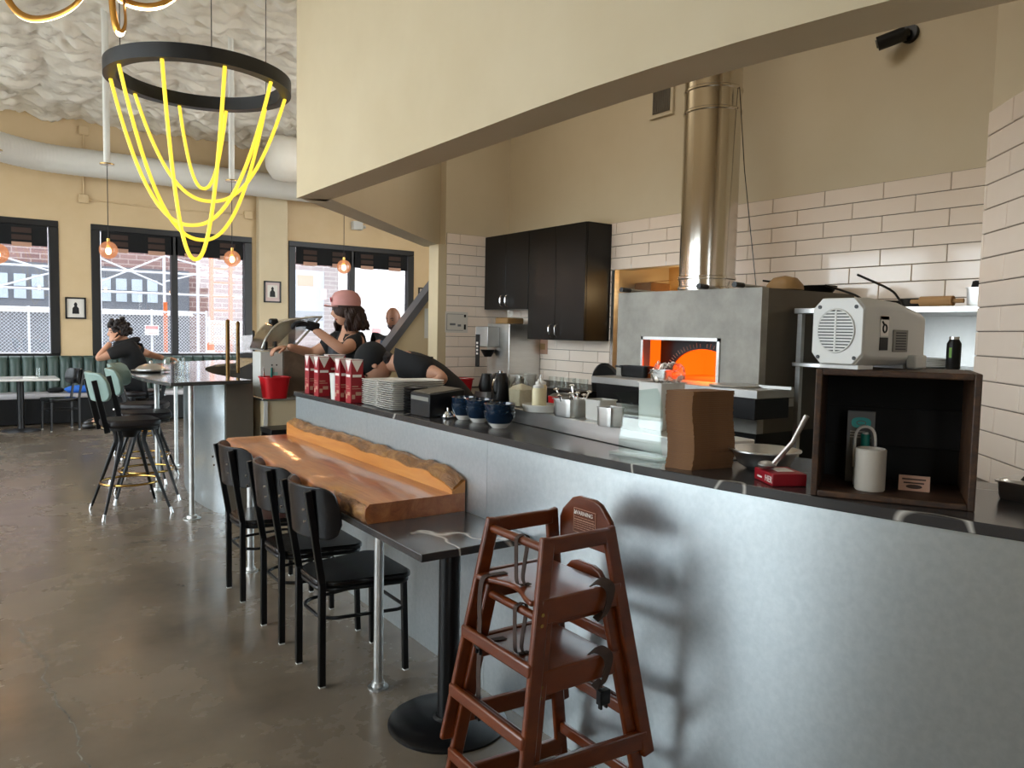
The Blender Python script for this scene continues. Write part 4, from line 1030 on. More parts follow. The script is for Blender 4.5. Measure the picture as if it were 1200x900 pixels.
# tile wall papers
def sheet(name, label, cat, c, ux, n, w, h, m_, extra=None):
    t = thing(name, label, cat, c); f = frame((0, 0, 0), ux, (0, 0, 1)); m = MB(); m.T = f; m.box(-w/2, w/2, -h/2, h/2, 0, .002); m.build('sheet', m_, t)
    if extra:
        for (x0, x1, y0, y1, mm) in extra: m = MB(); m.T = f; m.box(x0*w, x1*w, y0*h, y1*h, .0021, .003); m.build('print', mm, t)
sheet('wall_notice', 'grey diagram notice on the tiled end wall', 'notice', (4.02, YE-.0155, 1.628), (1, 0, 0), 0, .265, .21, 'photo_mat2', [(-.44, -.42, -.4, .4, 'grey_card'), (-.44, .30, .38, .40, 'grey_card'), (-.44, .30, -.4, -.38, 'grey_card'), (.33, .42, .25, .38, 'black_print'), (.33, .42, -.35, -.1, 'black_print'), (-.3, -.05, -.15, -.05, 'grey_card'), (.05, .2, -.2, -.1, 'grey_card')])
p = PX(635, 406, XB-.0155); sheet('wall_notice', 'small yellowed notice on the tiles below the tall cabinet', 'notice', p, (0, -1, 0), 0, .19, .15, 'label_tan', [(-.3, .3, -.2, .2, 'oak')])
p = PY(505, 379, 7.095); sheet('stair_poster', 'pale teal poster on the stair wall', 'poster', p, (1, 0, 0), 0, .155, .31, 'paper', [(-.2, .3, .05, .3, 'paper_teal'), (-.1, .2, -.3, -.1, 'paper_teal')])
# stainless wall shelves at the right with pans, can and plates
ss = thing('steel_shelf_unit', 'stainless double shelf beside the white tiled corner', 'shelf', (4.2, 2.22, 0))
MB().box(-.25, .43, -.60, .53, 1.685, 1.717).build('shelf', 'steel', ss, bevel=.003); MB().box(-.25, .43, -.60, .53, 1.375, 1.40).build('shelf', 'steel', ss, bevel=.003); MB().box(.41, .43, -.6, .53, 0.9, 1.685).build('back', 'steel_dull', ss)
for x in (-.22, .40):
    for y in (-.57, .50): MB().box(x-.015, x+.015, y-.015, y+.015, 0, 1.685).build('post', 'steel', ss)
t = thing('energy_can', 'tall black aluminium can with green mark on the steel shelf', 'can', PX(1117, 424, 4.02)*1.0); t.location.z = 1.4005
MB().lathe([(.028, 0), (.033, .008), (.033, .13), (.022, .15), (.022, .155), (0, .155)], n=24).build('can', 'black_paint', t); MB().lathe([(.0225, .151), (.0225, .165), (0, .165)], n=20).build('cap', 'steel', t)
MB().box(-.035, -.032, -.006, .006, .06, .11).build('mark', mat('green_print', '#5f8f2a', .5), t)
for k in range(5):
    o = MB().lathe([(.07, 0), (.125, .012), (.127, .016), (.07, .006), (0, .006)], n=28).build('dinner_plate', 'white_ceramic'); q = PX(1092, 428, 4.08); o.location = (4.08, q.y, 1.4005+.009*k); tag(o, 'white dinner plate in a short stack on the lower steel shelf', 'plate', 'plates on the steel shelf')
def frypan(loc, rz, tilt, r, label, m_='black_paint', hl=.22):
    t = thing('frying_pan', label, 'pan', loc, rz); T = Matrix.Identity(4)
    m = MB(); m.T = T; m.lathe([(r*.75, 0), (r, .045), (r-.004, .047), (r*.74, .006), (0, .006)], n=28); m.build('pan', m_, t)
    m = MB(); m.T = T; m.tube(bez([(-r+.005, 0, .04), (-r-.05, 0, .06+tilt*.4), (-r-hl, 0, .085+tilt)], 5), .011, 8, flat=(.6, 1.3)); m.build('handle', m_, t)
zs = 1.7175
frypan((4.46, 2.94, zt+.001), R(-60), .0, .12, 'black iron frying pan on the oven roof edge')
frypan((4.32, 2.40, zs), R(-70), .06, .12, 'black frying pan with raised handle on the upper steel shelf')
frypan((4.14, 2.13, zs), R(-75), .10, .09, 'small black skillet by the rolling pin on the upper shelf')
t = thing('metal_bowl', 'upturned tan metal bowl on the oven roof', 'bowl', (4.02, 2.87, zt+.001)); MB().lathe([(.11, 0), (.105, .03), (.07, .07), (.0, .085)], n=26).build('bowl', 'oak', t)
t = thing('rolling_pin', 'short wooden rolling pin on the upper steel shelf', 'rolling pin', (4.00, 1.96, zs+.026)); MB().cyl((0, .08, 0), (0, -.08, 0), .026, n=18).build('barrel', 'kraft_edge', t); MB().cyl((0, -.08, 0), (0, -.13, 0), .011, n=10).build('grip', 'kraft_edge', t); MB().cyl((0, .08, 0), (0, .13, 0), .011, n=10).build('grip', 'kraft_edge', t)
t = gnpan('steel_pan', 'small deep steel pan with dark cloth on the upper shelf by the tiled corner', (4.05, 1.76, zs), .11, .13, .09, 'steel'); m = MB(); m.sphere((0, 0, .10), (.05, .06, .03), 14, 8, lambda u: Vector((0, 0, .02))*noise.noise(u*3)); m.build('cloth', 'black_fabric', t, angle=180)

# ------------------------------------------------------------------ things on the counter
ZW = 1.1175
def carton(px, py, rz, label, sx=.075, sy=.075, h=.25, scr=False):
    p = P(px, py, ZW); t = thing('drink_carton', label, 'carton', p+Vector((sx/2, sy/2, 0)), rz, 'red and white drink cartons on the counter')
    MB().box(-sx/2, sx/2, -sy/2, sy/2, 0, h).build('box', 'red_print', t, bevel=.002)
    for f, w in ((frame((0, -sy/2, 0), (1, 0, 0), (0, 0, 1)), sx), (frame((-sx/2, 0, 0), (0, -1, 0), (0, 0, 1)), sy)):
        m = MB(); m.T = f; m.prism([(-w*.46, h-.003), (0, h*.72), (w*.46, h-.003)], 0, .0012); m.build('white_panel', 'white_print', t)
        m = MB(); m.T = f; m.box(-w*.36, w*.36, h*.60, h*.66, 0, .001); m.build('title_band', 'white_print', t)
        for k, (a, b, z0, z1) in enumerate(((-.4, .1, .38, .40), (-.4, .3, .33, .345), (-.1, .35, .18, .26), (-.4, -.15, .10, .2))):
            m = MB(); m.T = f; m.box(w*a, w*b, h*z0, h*z1, 0, .001); m.build('print', 'label_tan', t)
    MB().box(-sx/2, sx/2, -sy/2, sy/2, h+.0003, h+.002).build('lid', 'white_print', t)
    return t
carton(362, 461.5, 0, 'red and white drink carton standing at the counter end')
carton(373, 465, 0, 'red and white drink carton between the end carton and the white tub')
t = carton(385, 460, 0, 'wide red drink carton standing behind the white tub', .12, .08, .25)
carton(398, 470.5, 0, 'red drink carton standing between white tub and plate stacks')
carton(411, 473, 0, 'red drink carton with white patch touching the white plate stack')
t = carton(425, 463, 0, 'broad red carton with white triangle behind the plate stacks', .17, .10, .27)
p = P(386, 468, ZW); t = thing('plastic_tub', 'white translucent plastic tub between the red cartons', 'tub', p+Vector((.05, .0, 0)))
MB().lathe([(.036, 0), (.045, .15), (.048, .15), (.048, .158), (.043, .158), (.034, .004), (0, .004)], n=24).build('tub', 'white_plastic', t)
_pl = MB().lathe([(.43, 0), (.46, .002), (.5, .0095), (.5, .011), (.47, .0105), (.44, .004), (0, .004)], (0, 0, 0), 32, .24, .235, sq=8).mesh('square_plate', 'white_ceramic')
_pl2 = MB().lathe([(.43, 0), (.46, .002), (.5, .0095), (.5, .011), (.47, .0105), (.44, .004), (0, .004)], (0, 0, 0), 32, .34, .225, sq=8).mesh('serving_plate', 'white_ceramic')
for cxy, me, nn, lab, gg, nm in (((1.925, 3.975), _pl, 13, 'square white plate in the stack touching the red cartons', 'square white plates', 'square_plate'), ((1.945, 3.735), _pl2, 14, 'long rectangular white plate in the stack beside the black box', 'rectangular white plates', 'serving_plate')):
    for k in range(nn):
        o = bpy.data.objects.new(nm, me); COL.objects.link(o); o.location = (cxy[0]+random.uniform(-.002, .002), cxy[1]+random.uniform(-.002, .002), ZW+.0112*k); tag(o, lab, 'plate', gg)
_bp = MB().lathe([(.40, 0), (.46, .004), (.5, .013), (.49, .014), (.4, .006), (0, .006)], (0, 0, 0), 24, .13, .13).mesh('black_dish', 'black_plastic')
for k in range(9):
    o = bpy.data.objects.new('black_dish', _bp); COL.objects.link(o); o.location = (1.88, 3.545, ZW+.0145*k); tag(o, 'small black dish in the stack between white plates and black box', 'dish', 'black dishes')
t = thing('black_dispenser', 'black plastic dispenser box with sloping clear top beside the plates', 'dispenser', (1.90, 3.37, ZW))
MB().prism([(-.09, 0), (.11, 0), (.11, .135), (-.09, .115)], -.10, .10, lambda a, b, h: (a, h, b)).build('body', 'black_plastic', t, bevel=.004); MB().prism([(-.08, .117), (.10, .136), (.10, .140), (-.08, .121)], -.09, .09, lambda a, b, h: (a, h, b)).build('lid', 'oven_side', t); MB().box(-.0925, -.0905, -.09, .09, .08, .10).build('trim', 'grey_plastic', t)
t = thing('call_bell', 'small chrome call bell on the counter by the blue bowls', 'bell', (1.90, 3.245, ZW)); MB().lathe([(.036, 0), (.036, .006), (.0, .006)], n=20).build('base', 'black_plastic', t); MB().lathe([(.034, .008), (.032, .02), (.02, .034), (0, .038)], n=20).build('dome', 'chrome', t); MB().cyl((0, 0, .037), (0, 0, .05), .005, n=8).build('button', 'chrome', t)
t = thing('salt_shaker', 'small white ceramic shaker beside the call bell', 'shaker', (2.0, 3.33, ZW)); MB().lathe([(.02, 0), (.022, .03), (.016, .05), (0, .055)], n=16).build('body', 'white_ceramic', t); MB().lathe([(.0165, .049), (.012, .058), (0, .06)], n=14).build('cap', 'chrome', t)
def bowl(loc, r, label):
    t = thing('blue_bowl', label, 'bowl', loc, 0, 'glossy navy bowls on the counter')
    MB().lathe([(r*.45, 0), (r*.5, .004), (r*.72, .022), (r*.68, .022), (0, .01)], n=30).build('foot', 'white_ceramic', t)
    MB().lathe([(r*.70, .0225), (r*.9, .045), (r, .075), (r-.004, .077), (r*.86, .045), (r*.6, .026), (0, .024)], n=30).build('bowl', 'navy_ceramic', t)
    m = MB(); m.lathe([(r*.706, .023), (r*.906, .045)], n=30); 
    return t
for px, py, r, lab in ((541, 492.5, .062, 'beside the shaker'), (559, 496, .066, 'in the middle of the row'), (583, 502.5, .072, 'nearest the white dish')):
    p = P(px, py, ZW)+Vector((.03, .03, 0)); p.z = ZW
    bowl(p, r, 'glossy navy bowl with white foot, bottom of the pair '+lab); p.z += .033; bowl(p, r, 'glossy navy bowl nested on top of the pair '+lab)
bowl(Vector((2.06, 3.17, ZW)), .062, 'single glossy navy bowl behind the row of pairs')
# on the riser shelf
def on(px, py, dx=.03, dy=.02): p = P(px, py, ZR); return Vector((p.x+dx, p.y+dy, ZR))
t = thing('rice_container', 'clear plastic container half full of rice on the steel shelf end', 'container', on(610, 478, .04, .05))
MB().lathe([(.42, 0), (.44, .004), (.5, .15), (.53, .15), (.53, .158), (.485, .158), (.43, .006), (0, .006)], (0, 0, 0), 32, .11, .11, sq=6).build('tub', 'clear_plastic', t); m = MB(); m.lathe([(.43, .007), (.465, .085), (.3, .10), (0, .112)], (0, 0, 0), 32, .108, .108, sq=6); m.build('rice', 'rice', t)
p = on(628, 484, .05, .03); t = thing('round_dish', 'shallow pale grey round dish under the squeeze bottles', 'dish', p); MB().lathe([(.075, 0), (.082, .006), (.085, .034), (.081, .036), (.076, .01), (0, .01)], n=34).build('dish', 'white_body', t)
for k, (dx, dy, h, lab) in enumerate(((-.025, -.012, .125, 'squeeze bottle of cream sauce at the front of the grey dish'), (.02, .03, .14, 'taller squeeze bottle of cream sauce at the back of the grey dish'))):
    t = thing('squeeze_bottle', lab, 'bottle', p+Vector((dx, dy, .0105))); MB().lathe([(.026, 0), (.028, .004), (.028, h*.72), (.024, h*.8), (0, h*.8)], n=20).build('bottle', 'cream_sauce', t); MB().lathe([(.025, h*.8+.001), (.025, h*.88), (.012, h*.92), (.006, h*1.02), (.004, h*1.12), (0, h*1.12)], n=18).build('nozzle', 'white_plastic', t)
t = gnpan('steel_pan', 'square steel pan full of spoons on the riser shelf', on(668, 490, .05, .05), .125, .125, .078)
for k in range(7):
    a = random.uniform(0, 6.28); q = Vector((.035*math.cos(a), .035*math.sin(a), .02)); e = Vector((.075*math.cos(a+.6), .075*math.sin(a+.6), .11+random.uniform(-.02, .02)))
    m = MB(); m.tube([q, e], [.003, .004], 6); m.sphere(e, (.012, .014, .006), 8, 6); m.build('spoon', 'chrome', t)
gnpan('steel_pan', 'white-rimmed steel pan behind the small pan on the riser shelf', on(698, 494, .07, .05), .10, .10, .085, 'white_body')
gnpan('steel_pan', 'small round-cornered steel pan at the front of the riser shelf', on(711, 501, .045, .03), .075, .085, .075)
gnpan('white_bin', 'deep white food bin behind the glass stand', on(752, 505, .12, .02), .14, .13, .18, 'white_plastic')
m = MB(); m.sphere((0, 0, .03), (.075, .06, .035), 20, 12, lambda u: Vector((0, 0, 1))*.03*noise.noise(u*5)+u*.012*noise.noise(u*9)); o = m.build('plastic_bag', 'bag_film', angle=180); o.location = on(752, 505, .14, .01)+Vector((.0, 0, .183)); tag(o, 'crumpled clear plastic bag lying on the white food bin', 'bag')
# bent glass stand
ga, gb = P(718, 532, ZW), P(769, 541, ZW); gu = (gb-ga).normalized(); gn = Vector((-gu.y, gu.x, 0)); L = (gb-ga).length
t = thing('glass_stand', 'clear greenish bent glass stand on the worktop edge', 'glass stand', (ga+gb)/2)
f = frame((0, 0, 0), gu, gn)
m = MB(); m.T = f; m.box(-L/2-.012, L/2+.006, -.01, .085, 0, .012); m.build('base', 'green_glass', t, bevel=.004)
m = MB(); m.T = f; pr = bez([(.03, .012, 0), (.024, .06, 0), (.035, .13, 0), (.03, .18, 0), (.008, .225, 0), (-.012, .25, 0)], 6)
lf = [[m.V((-L/2*(1-.1*math.sin(p.y/.25*PI)), p.x+d, p.y+(0 if p.y < .2 else -.03*(p.y-.2)/.05)*1)) for d in (0, .007)] for p in pr]; rg = [[m.V((L/2*(1-.1*math.sin(p.y/.25*PI)), p.x+d, p.y)) for d in (0, .007)] for p in pr]
for k in range(len(pr)-1):
    m.F(lf[k][0], rg[k][0], rg[k+1][0], lf[k+1][0]); m.F(rg[k][1], lf[k][1], lf[k+1][1], rg[k+1][1]); m.F(lf[k][1], lf[k][0], lf[k+1][0], lf[k+1][1]); m.F(rg[k][0], rg[k][1], rg[k+1][1], rg[k+1][0])
m.F(lf[-1][0], rg[-1][0], rg[-1][1], lf[-1][1]); m.build('panel', 'green_glass', t)
# stack of flat cardboard boxes
c0_, c1_, c3_ = Vector((1.862, 1.643, 0)), Vector((2.03, 1.619, 0)), Vector((1.832, 1.73, 0)); ce = (c1_+c3_)/2
pl = [c0_, c1_, c1_+(c3_-c0_)*.9+Vector((.01, .02, 0)), c3_+(c1_-c0_)*.35+Vector((0, .02, 0)), c3_, c3_.lerp(c0_, .36)+Vector((.004, .002, 0)), c3_.lerp(c0_, .62)-Vector((.004, .003, 0))]
bxm = MB().prism([(p.x-ce.x, p.y-ce.y) for p in pl], 0, .0062).mesh('takeaway_box', 'kraft')
for k in range(38):
    o = bpy.data.objects.new('takeaway_box', bxm); COL.objects.link(o); w = .004*math.sin(k*.16); o.location = (ce.x+random.uniform(-.0012, .0012)+w, ce.y+random.uniform(-.0012, .0012)-w, ZW+.00665*k); o.rotation_euler = (0, 0, random.uniform(-.008, .008)); tag(o, 'flat folded brown cardboard takeaway box in the tall stack on the counter', 'box', 'stacked cardboard takeaway boxes')
# steel bowl, red box, tongs
t = thing('mixing_bowl', 'wide stainless mixing bowl beside the cardboard stack', 'bowl', (2.10, 1.55, ZW)); MB().lathe([(.05, 0), (.08, .018), (.105, .06), (.116, .062), (.116, .066), (.103, .066), (.078, .022), (0, .006)], n=40).build('bowl', 'steel', t)
p = P(930, 563, ZW); t = thing('red_carton_box', 'flat red carton with white lettering beside the wooden crate', 'box', Vector((1.955, 1.385, ZW)), R(-29)); MB().box(-.055, .05, -.07, .055, 0, .036).build('box', 'red_print', t, bevel=.003)
txt('lettering', 'HER', .026, 'white_print', t, frame((-.0556, -.045, .017), (0, -1, 0), (0, 0, 1))); MB().box(-.02, .03, -.03, .03, .0362, .0372).build('panel', 'white_print', t)
MB().box(-.0562, -.0552, -.0, .03, .012, .017).build('stripe', 'white_print', t)
t = thing('ladle', 'long steel ladle leaning against the wooden crate', 'ladle', Vector((1.93, 1.335, ZW+.037))); MB().tube([(0, .06, .012), (.01, .0, .09), (.02, -.035, .17)], [.008, .007, .008], 8).build('handle', 'steel', t); MB().sphere((-.004, .075, .013), (.028, .028, .012), 14, 8).build('bowl', 'steel_dull', t)
# wooden crate and what it holds
ck = thing('wooden_crate', 'open-fronted weathered wooden crate on the counter end holding a mug', 'crate', (1.865, 1.222, ZW)); cu_ = Vector((.49, -.872, 0)); cn_ = Vector((.872, .49, 0)); CW, CD_, CH_, CT = .388, .29, .348, .017
F_ = frame((0, 0, 0), cu_, cn_); ck_l = lambda u, v, z: (F_ @ Vector((u, v, z)))
def cpart(name, a, m_='crate_wood', bev=.003): m = MB(); m.T = F_; m.box(*a); return m.build(name, m_, ck, bevel=bev)
cpart('side_board', (0, CT, 0, CD_, 0, CH_)); cpart('side_board', (CW-CT, CW, 0, CD_, 0, CH_)); cpart('bottom_board', (CT, CW-CT, 0, CD_, 0, CT)); cpart('top_board', (CT, CW-CT, 0, CD_, CH_-CT, CH_))
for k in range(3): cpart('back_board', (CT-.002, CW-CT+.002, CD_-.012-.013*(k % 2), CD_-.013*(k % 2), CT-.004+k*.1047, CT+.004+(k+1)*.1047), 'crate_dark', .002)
cw = ck.location.copy(); W3 = lambda u, v, z: cw+F_ @ Vector((u, v, z))
t = thing('utensil_mug', 'plain beige ceramic cup standing in the wooden crate', 'cup', W3(.145, .075, CT+.0005)); MB().lathe([(.036, 0), (.039, .004), (.039, .112), (.036, .115), (.034, .112), (.033, .008), (0, .008)], n=32).build('cup', 'beige_ceramic', t)
t = thing('product_card', 'tall grey card with turquoise logo in the wooden crate', 'card', W3(.115, .18, CT+.0005)); f = frame((0, 0, 0), cu_, (0, 0, 1))
def cc(name, a, m_, z0=0, z1=.002): m = MB(); m.T = f; m.box(*a, z0, z1); return m.build(name, m_, t)
cc('card', (-.036, .036, 0, .205), 'grey_card', -.02, 0)
m = MB(); m.T = f; m.prism([(.030*math.cos(a)*(1-.15*math.cos(2*a)), .172+.016*math.sin(a)) for a in [2*PI*k/28 for k in range(28)]], 0, .0015); lg = m.build('logo', 'cyan_print', t)
m = MB(); m.T = f; m.tube([(.012*math.cos(a), .172+.006*math.sin(a), .0018) for a in [2*PI*k/16 for k in range(16)]], .0012, 6, closed=True); m.build('logo_line', 'grey_card', lg)
for k in range(3): cc('text_line', (-.028, .012+.008*k, .145-.008*k, .148-.008*k), 'white_body', 0, .001)
t = thing('teal_scraper', 'teal brush with white loop sticking up from the cup', 'brush', W3(.128, .142, CT+.0005)); MB().cyl((0, 0, 0), (0, 0, .145), .012, n=14).build('stem', 'teal_plastic', t); m = MB(); m.T = f; m.tube(bez([(-.026, .05, 0), (-.026, .13, 0), (-.018, .158, 0), (0, .166, 0), (.018, .158, 0), (.026, .13, 0), (.026, .05, 0)], 5), .004, 8); m.build('loop', 'white_plastic', t)
MB().cyl((0, 0, .145), (0, 0, .15), .008, n=10).build('tip', 'white_plastic', t); MB().cyl((0, 0, 0), (0, 0, .05), .027, n=14).build('holder', 'white_plastic', t)
t = thing('name_plate', 'small pinkish leather name plate leaning in the crate', 'plate', W3(.255, .12, CT+.0005)); m = MB(); m.T = f; m.box(-.038, .038, 0, .042, -.004, 0); m.build('plate', 'label_tan', t)
for k, (a, b) in enumerate(((-.03, .028), (-.026, .024))):
    m = MB(); m.T = f; m.box(a, b, .030-.010*k, .034-.010*k, 0, .0008); m.build('text_line', 'strap', t)
m = MB(); m.T = f; m.prism([(.020*math.cos(a), .012+.006*math.sin(a)) for a in [2*PI*k/16 for k in range(16)]], 0, .0008); m.build('emblem', 'strap', t)
# white machine on the crate
dm = thing('white_machine', 'white vacuum pump machine with round fan grille on top of the crate', 'machine', (1.90, 1.185, ZW+CH_+.001)); dm.scale = (.9, .80, .86)
def rrect(w, h, c, n=1): return [(-w/2+c, 0), (w/2-c, 0), (w/2, c), (w/2, h-c), (w/2-c, h), (-w/2+c, h), (-w/2, h-c), (-w/2, c)]
m = MB(); s1 = [m.V((0, a, .012+b)) for a, b in rrect(.186, .208, .030)]; s2 = [m.V((.05, a, .010+b)) for a, b in rrect(.192, .212, .026)]; s3 = [m.V((.20, a, .012+b)) for a, b in rrect(.190, .200, .02)]; s4 = [m.V((.36, a*.95, .014+b)) for a, b in rrect(.18, .168, .02)]
for A, B in ((s1, s2), (s2, s3), (s3, s4)):
    for k in range(8): m.F(A[k], A[(k+1) % 8], B[(k+1) % 8], B[k])
m.F(*s1[::-1]); m.F(*s4); m.build('housing', 'white_body', dm, bevel=.006, seg=3)
m = MB(); m.prism([(a*.985, .0145+b*.985) for a, b in rrect(.186, .208, .034)], -.006, -.0005, lambda a, b, h: (h, a, b)); fp_ = m.build('front_plate', 'white_plastic', dm, bevel=.003)
gc = (.004, .118); m = MB(); m.cyl((-.0065, gc[0], gc[1]), (-.0085, gc[0], gc[1]), .066, n=40); m.build('grille_disc', 'black_plastic', fp_)
m = MB(); m.tube([(-.008, gc[0]+.067*math.cos(a), gc[1]+.067*math.sin(a)) for a in [2*PI*k/40 for k in range(40)]], .003, 6, closed=True); m.build('grille_ring', 'white_plastic', fp_)
for k in range(13):
    z = -.057+.0095*k; hw = math.sqrt(max(0, .066**2-z*z)); MB().box(-.0105, -.0082, gc[0]-hw, gc[0]+hw, gc[1]+z-.0028, gc[1]+z+.0028).build('grille_bar', 'white_plastic', fp_)
MB().box(-.011, -.0083, gc[0]-.003, gc[0]+.003, gc[1]-.065, gc[1]+.065).build('grille_bar', 'white_plastic', fp_)
for a in (-1, 1):
    for b in (.035, .192): MB().cyl((-.0055, a*.066, b), (-.009, a*.066, b), .006, n=12).build('screw', 'black_plastic', fp_)
MB().box(.15, .235, -.099, -.0955, .055, .125).build('side_vent', 'grey_plastic', dm, bevel=.002)
for k in range(7): MB().box(.165, .222, -.1005, -.0993, .062+.0085*k, .066+.0085*k).build('vent_slot', 'black_plastic', dm)
MB().box(.078, .122, -.0985, -.0965, .105, .165).build('sticker', 'white_print', dm); MB().box(.078, .122, -.0985, -.0965, .155, .166).build('sticker_band', 'label_tan', dm); m = MB(); m.tube([(.100+.010*math.cos(a), -.0990, .128+.012*math.sin(a)) for a in [2*PI*k/16 for k in range(16)]], .003, 6, closed=True); m.tube([(.095, -.099, .14), (.085, -.099, .15)], .003, 6); m.build('pictogram', 'black_print', dm)
MB().box(.078, .122, -.0985, -.0965, .060, .100).build('sticker', 'black_print', dm)
for x0 in (.01, .26): MB().box(x0, x0+.08, -.07, .07, 0, .013).build('foot', 'white_plastic', dm)
MB().box(.25, .32, -.12, -.085, .0, .045).build('port', 'white_body', dm, bevel=.006)
# steel insert at the counter's far right
t = gnpan('steel_pan', 'steel pan with black hose at the tiled corner end of the counter', (2.36, .86, ZW), .14, .16, .05); MB().tube(bez([(-.04, .02, .05), (-.03, .0, .075), (.0, -.04, .085), (.03, -.10, .06)], 6), .010, 8).build('hose', 'black_plastic', t); MB().lathe([(.49, .0505), (.45, .056), (0, .058)], (0, 0, 0), 32, .14, .16, sq=7).build('lid', 'steel', t)

# ------------------------------------------------------------------ prep corner behind the counter end
YK = 6.35
lc = thing('prep_cabinet', 'low white under-counter cabinet beyond the counter end', 'cabinet', (2.2, YK+.3, 0))
MB().box(-.25, .55, -.30, .30, 0, .93).build('body', 'soffit_paint', lc, bevel=.004); MB().box(-.265, .57, -.32, .30, .932, .952).build('worktop', 'steel', lc, bevel=.003)
MB().box(-.25, -.22, -.315, -.302, 0, .93).build('pipe_trim', 'white_plastic', lc)
t = thing('black_cart', 'open black cart in front of the low white cabinet', 'cart', (2.04, YK-.28, 0)); MB().box(-.16, .2, -.14, .14, .70, .74).build('top', 'black_paint', t, bevel=.004); MB().box(-.16, .2, -.14, .14, .46, .48).build('shelf', 'black_paint', t)
MB().box(-.15, .19, .10, .12, .48, .70).build('back_panel', 'black_plastic', t)
for x in (-.14, .18):
    for y in (-.12, .12): MB().box(x-.015, x+.015, y-.015, y+.015, 0, .70).build('leg', 'black_paint', t)
wa = PY(332, 430, YK+.12).x; wl = PY(305, 430, YK+.12).x; wr_ = PY(373, 430, YK+.12).x
t = thing('white_dispenser', 'white steel towel box with two holes and pale note', 'dispenser', ((wa+wl)/2, YK+.22, .9525)); w_ = wa-wl
MB().box(-w_/2, w_/2-.002, -.10, .12, 0, .38).build('box', 'white_body', t, bevel=.006)
for x in (-.02, .02): MB().cyl((x+.02, -.1005, .27), (x+.02, -.103, .27), .007, n=10).build('hole', 'black_print', t)
MB().box(-.01, .05, -.1025, -.1005, .12, .21).build('note', 'paper_teal', t)
t = thing('topping_station', 'brown wooden station with raised clear hood worked by the cook', 'food station', ((wa+wr_)/2, YK+.26, .9525)); w_ = wr_-wa
MB().box(-w_/2+.001, w_/2, -.14, .24, 0, .39).build('body', 'cabinet_wood', t, bevel=.004)
MB().box(-w_/2-.17, w_/2, -.14, .24, .391, .405).build('rim', 'steel', t)
m = MB(); pr = bez([(-w_/2-.18, .41, 0), (-w_/2-.13, .52, 0), (-w_/2-.02, .63, 0), (.08, .68, 0), (.18, .685, 0)], 6); A = [[m.V((p.x, y, p.y)) for y in (-.13, .22)] for p in pr]; B = [[m.V((p.x+.004, y, p.y-.006)) for y in (-.13, .22)] for p in pr]
for k in range(len(pr)-1): m.F(A[k][0], A[k][1], A[k+1][1], A[k+1][0]); m.F(B[k][1], B[k][0], B[k+1][0], B[k+1][1])
m.build('hood', 'hood_plastic', t, angle=80)
for y in (-.13, .215):
    m = MB(); m.prism([(p.x, p.y-.01) for p in pr]+[(.14, .67), (-.10, .42)], 0, .004, lambda a, b, h: (a, y+h, b)); m.build('hood_side', 'hood_plastic', t)
MB().tube([(p.x, -.132, p.y) for p in pr], .008, 8).build('hood_frame', 'steel', t); MB().tube([(.18, -.132, .685), (-.06, -.132, .42)], .009, 8).build('hood_frame', 'steel', t)
MB().bar((.18, -.13, .69), (.18, .22, .69), .03, .012).build('hood_edge', 'steel', t)
for x in (-w_/2-.15, -w_/2-.07): MB().box(x-.012, x+.012, -.16, -.141, .40, .47).build('hinge', 'black_plastic', t, bevel=.003)
MB().box(-w_/2-.07, -w_/2+.0, -.02, .05, .612, .665).build('hood_grip', 'black_plastic', t, bevel=.015)
p = PY(322, 460, YK+.0); t = thing('red_bucket', 'red plastic bucket on the prep cabinet before the white towel box', 'bucket', (p.x, YK+.06-.055, .9525)); MB().lathe([(.085, 0), (.11, .17), (.118, .17), (.118, .18), (.105, .18), (.08, .01), (0, .01)], n=28, sq=5).build('tub', 'red_plastic', t); MB().tube([(.1*math.cos(a), .1*math.sin(a), .165-.05*math.sin(a)) for a in [PI*k/10 for k in range(11)]], .004, 6).build('handle', 'steel', t)
p = Vector((2.02, 0, 0)); t = thing('steel_caddy', 'steel caddy of bar tools beside the red bucket', 'caddy', (p.x, YK+.09, .9525)); MB().lathe([(.05, 0), (.055, .12), (.058, .12), (.058, .125), (.05, .125), (.045, .006), (0, .006)], n=24, sq=5).build('tub', 'steel_dull', t)
for k, (a, mm) in enumerate(((.5, 'black_plastic'), (2.0, 'chrome'), (3.4, 'chrome'), (5.0, 'teal_plastic'))): MB().tube([(.03*math.cos(a), .03*math.sin(a), .01), (.045*math.cos(a), .045*math.sin(a), .25)], .006, 6).build('tool', mm, t)

# ------------------------------------------------------------------ people
def skinmesh(pts, edges, rad, sub=2, root=0):
    me = bpy.data.meshes.new('skin_tmp'); me.from_pydata(pts, edges, []); o = bpy.data.objects.new('skin_tmp', me); COL.objects.link(o)
    o.modifiers.new('s', 'SKIN'); sv = me.skin_vertices[0].data
    for k, r in enumerate(rad): sv[k].radius = (r, r) if not isinstance(r, tuple) else r
    for k in range(len(rad)): sv[k].use_root = (k == root)
    sb = o.modifiers.new('b', 'SUBSURF'); sb.levels = sub; sb.render_levels = sub
    dg = bpy.context.evaluated_depsgraph_get(); r = bpy.data.meshes.new_from_object(o.evaluated_get(dg)); bpy.data.objects.remove(o); bpy.data.meshes.remove(me); return r
def chain(J, chains, rad, sub=2):
    names = []; ed = []
    for c in chains:
        for n in c:
            if n not in names: names.append(n)
        for a, b in zip(c, c[1:]): ed.append((names.index(a), names.index(b)))
    return skinmesh([J[n] for n in names], ed, [rad[n] for n in names], sub)
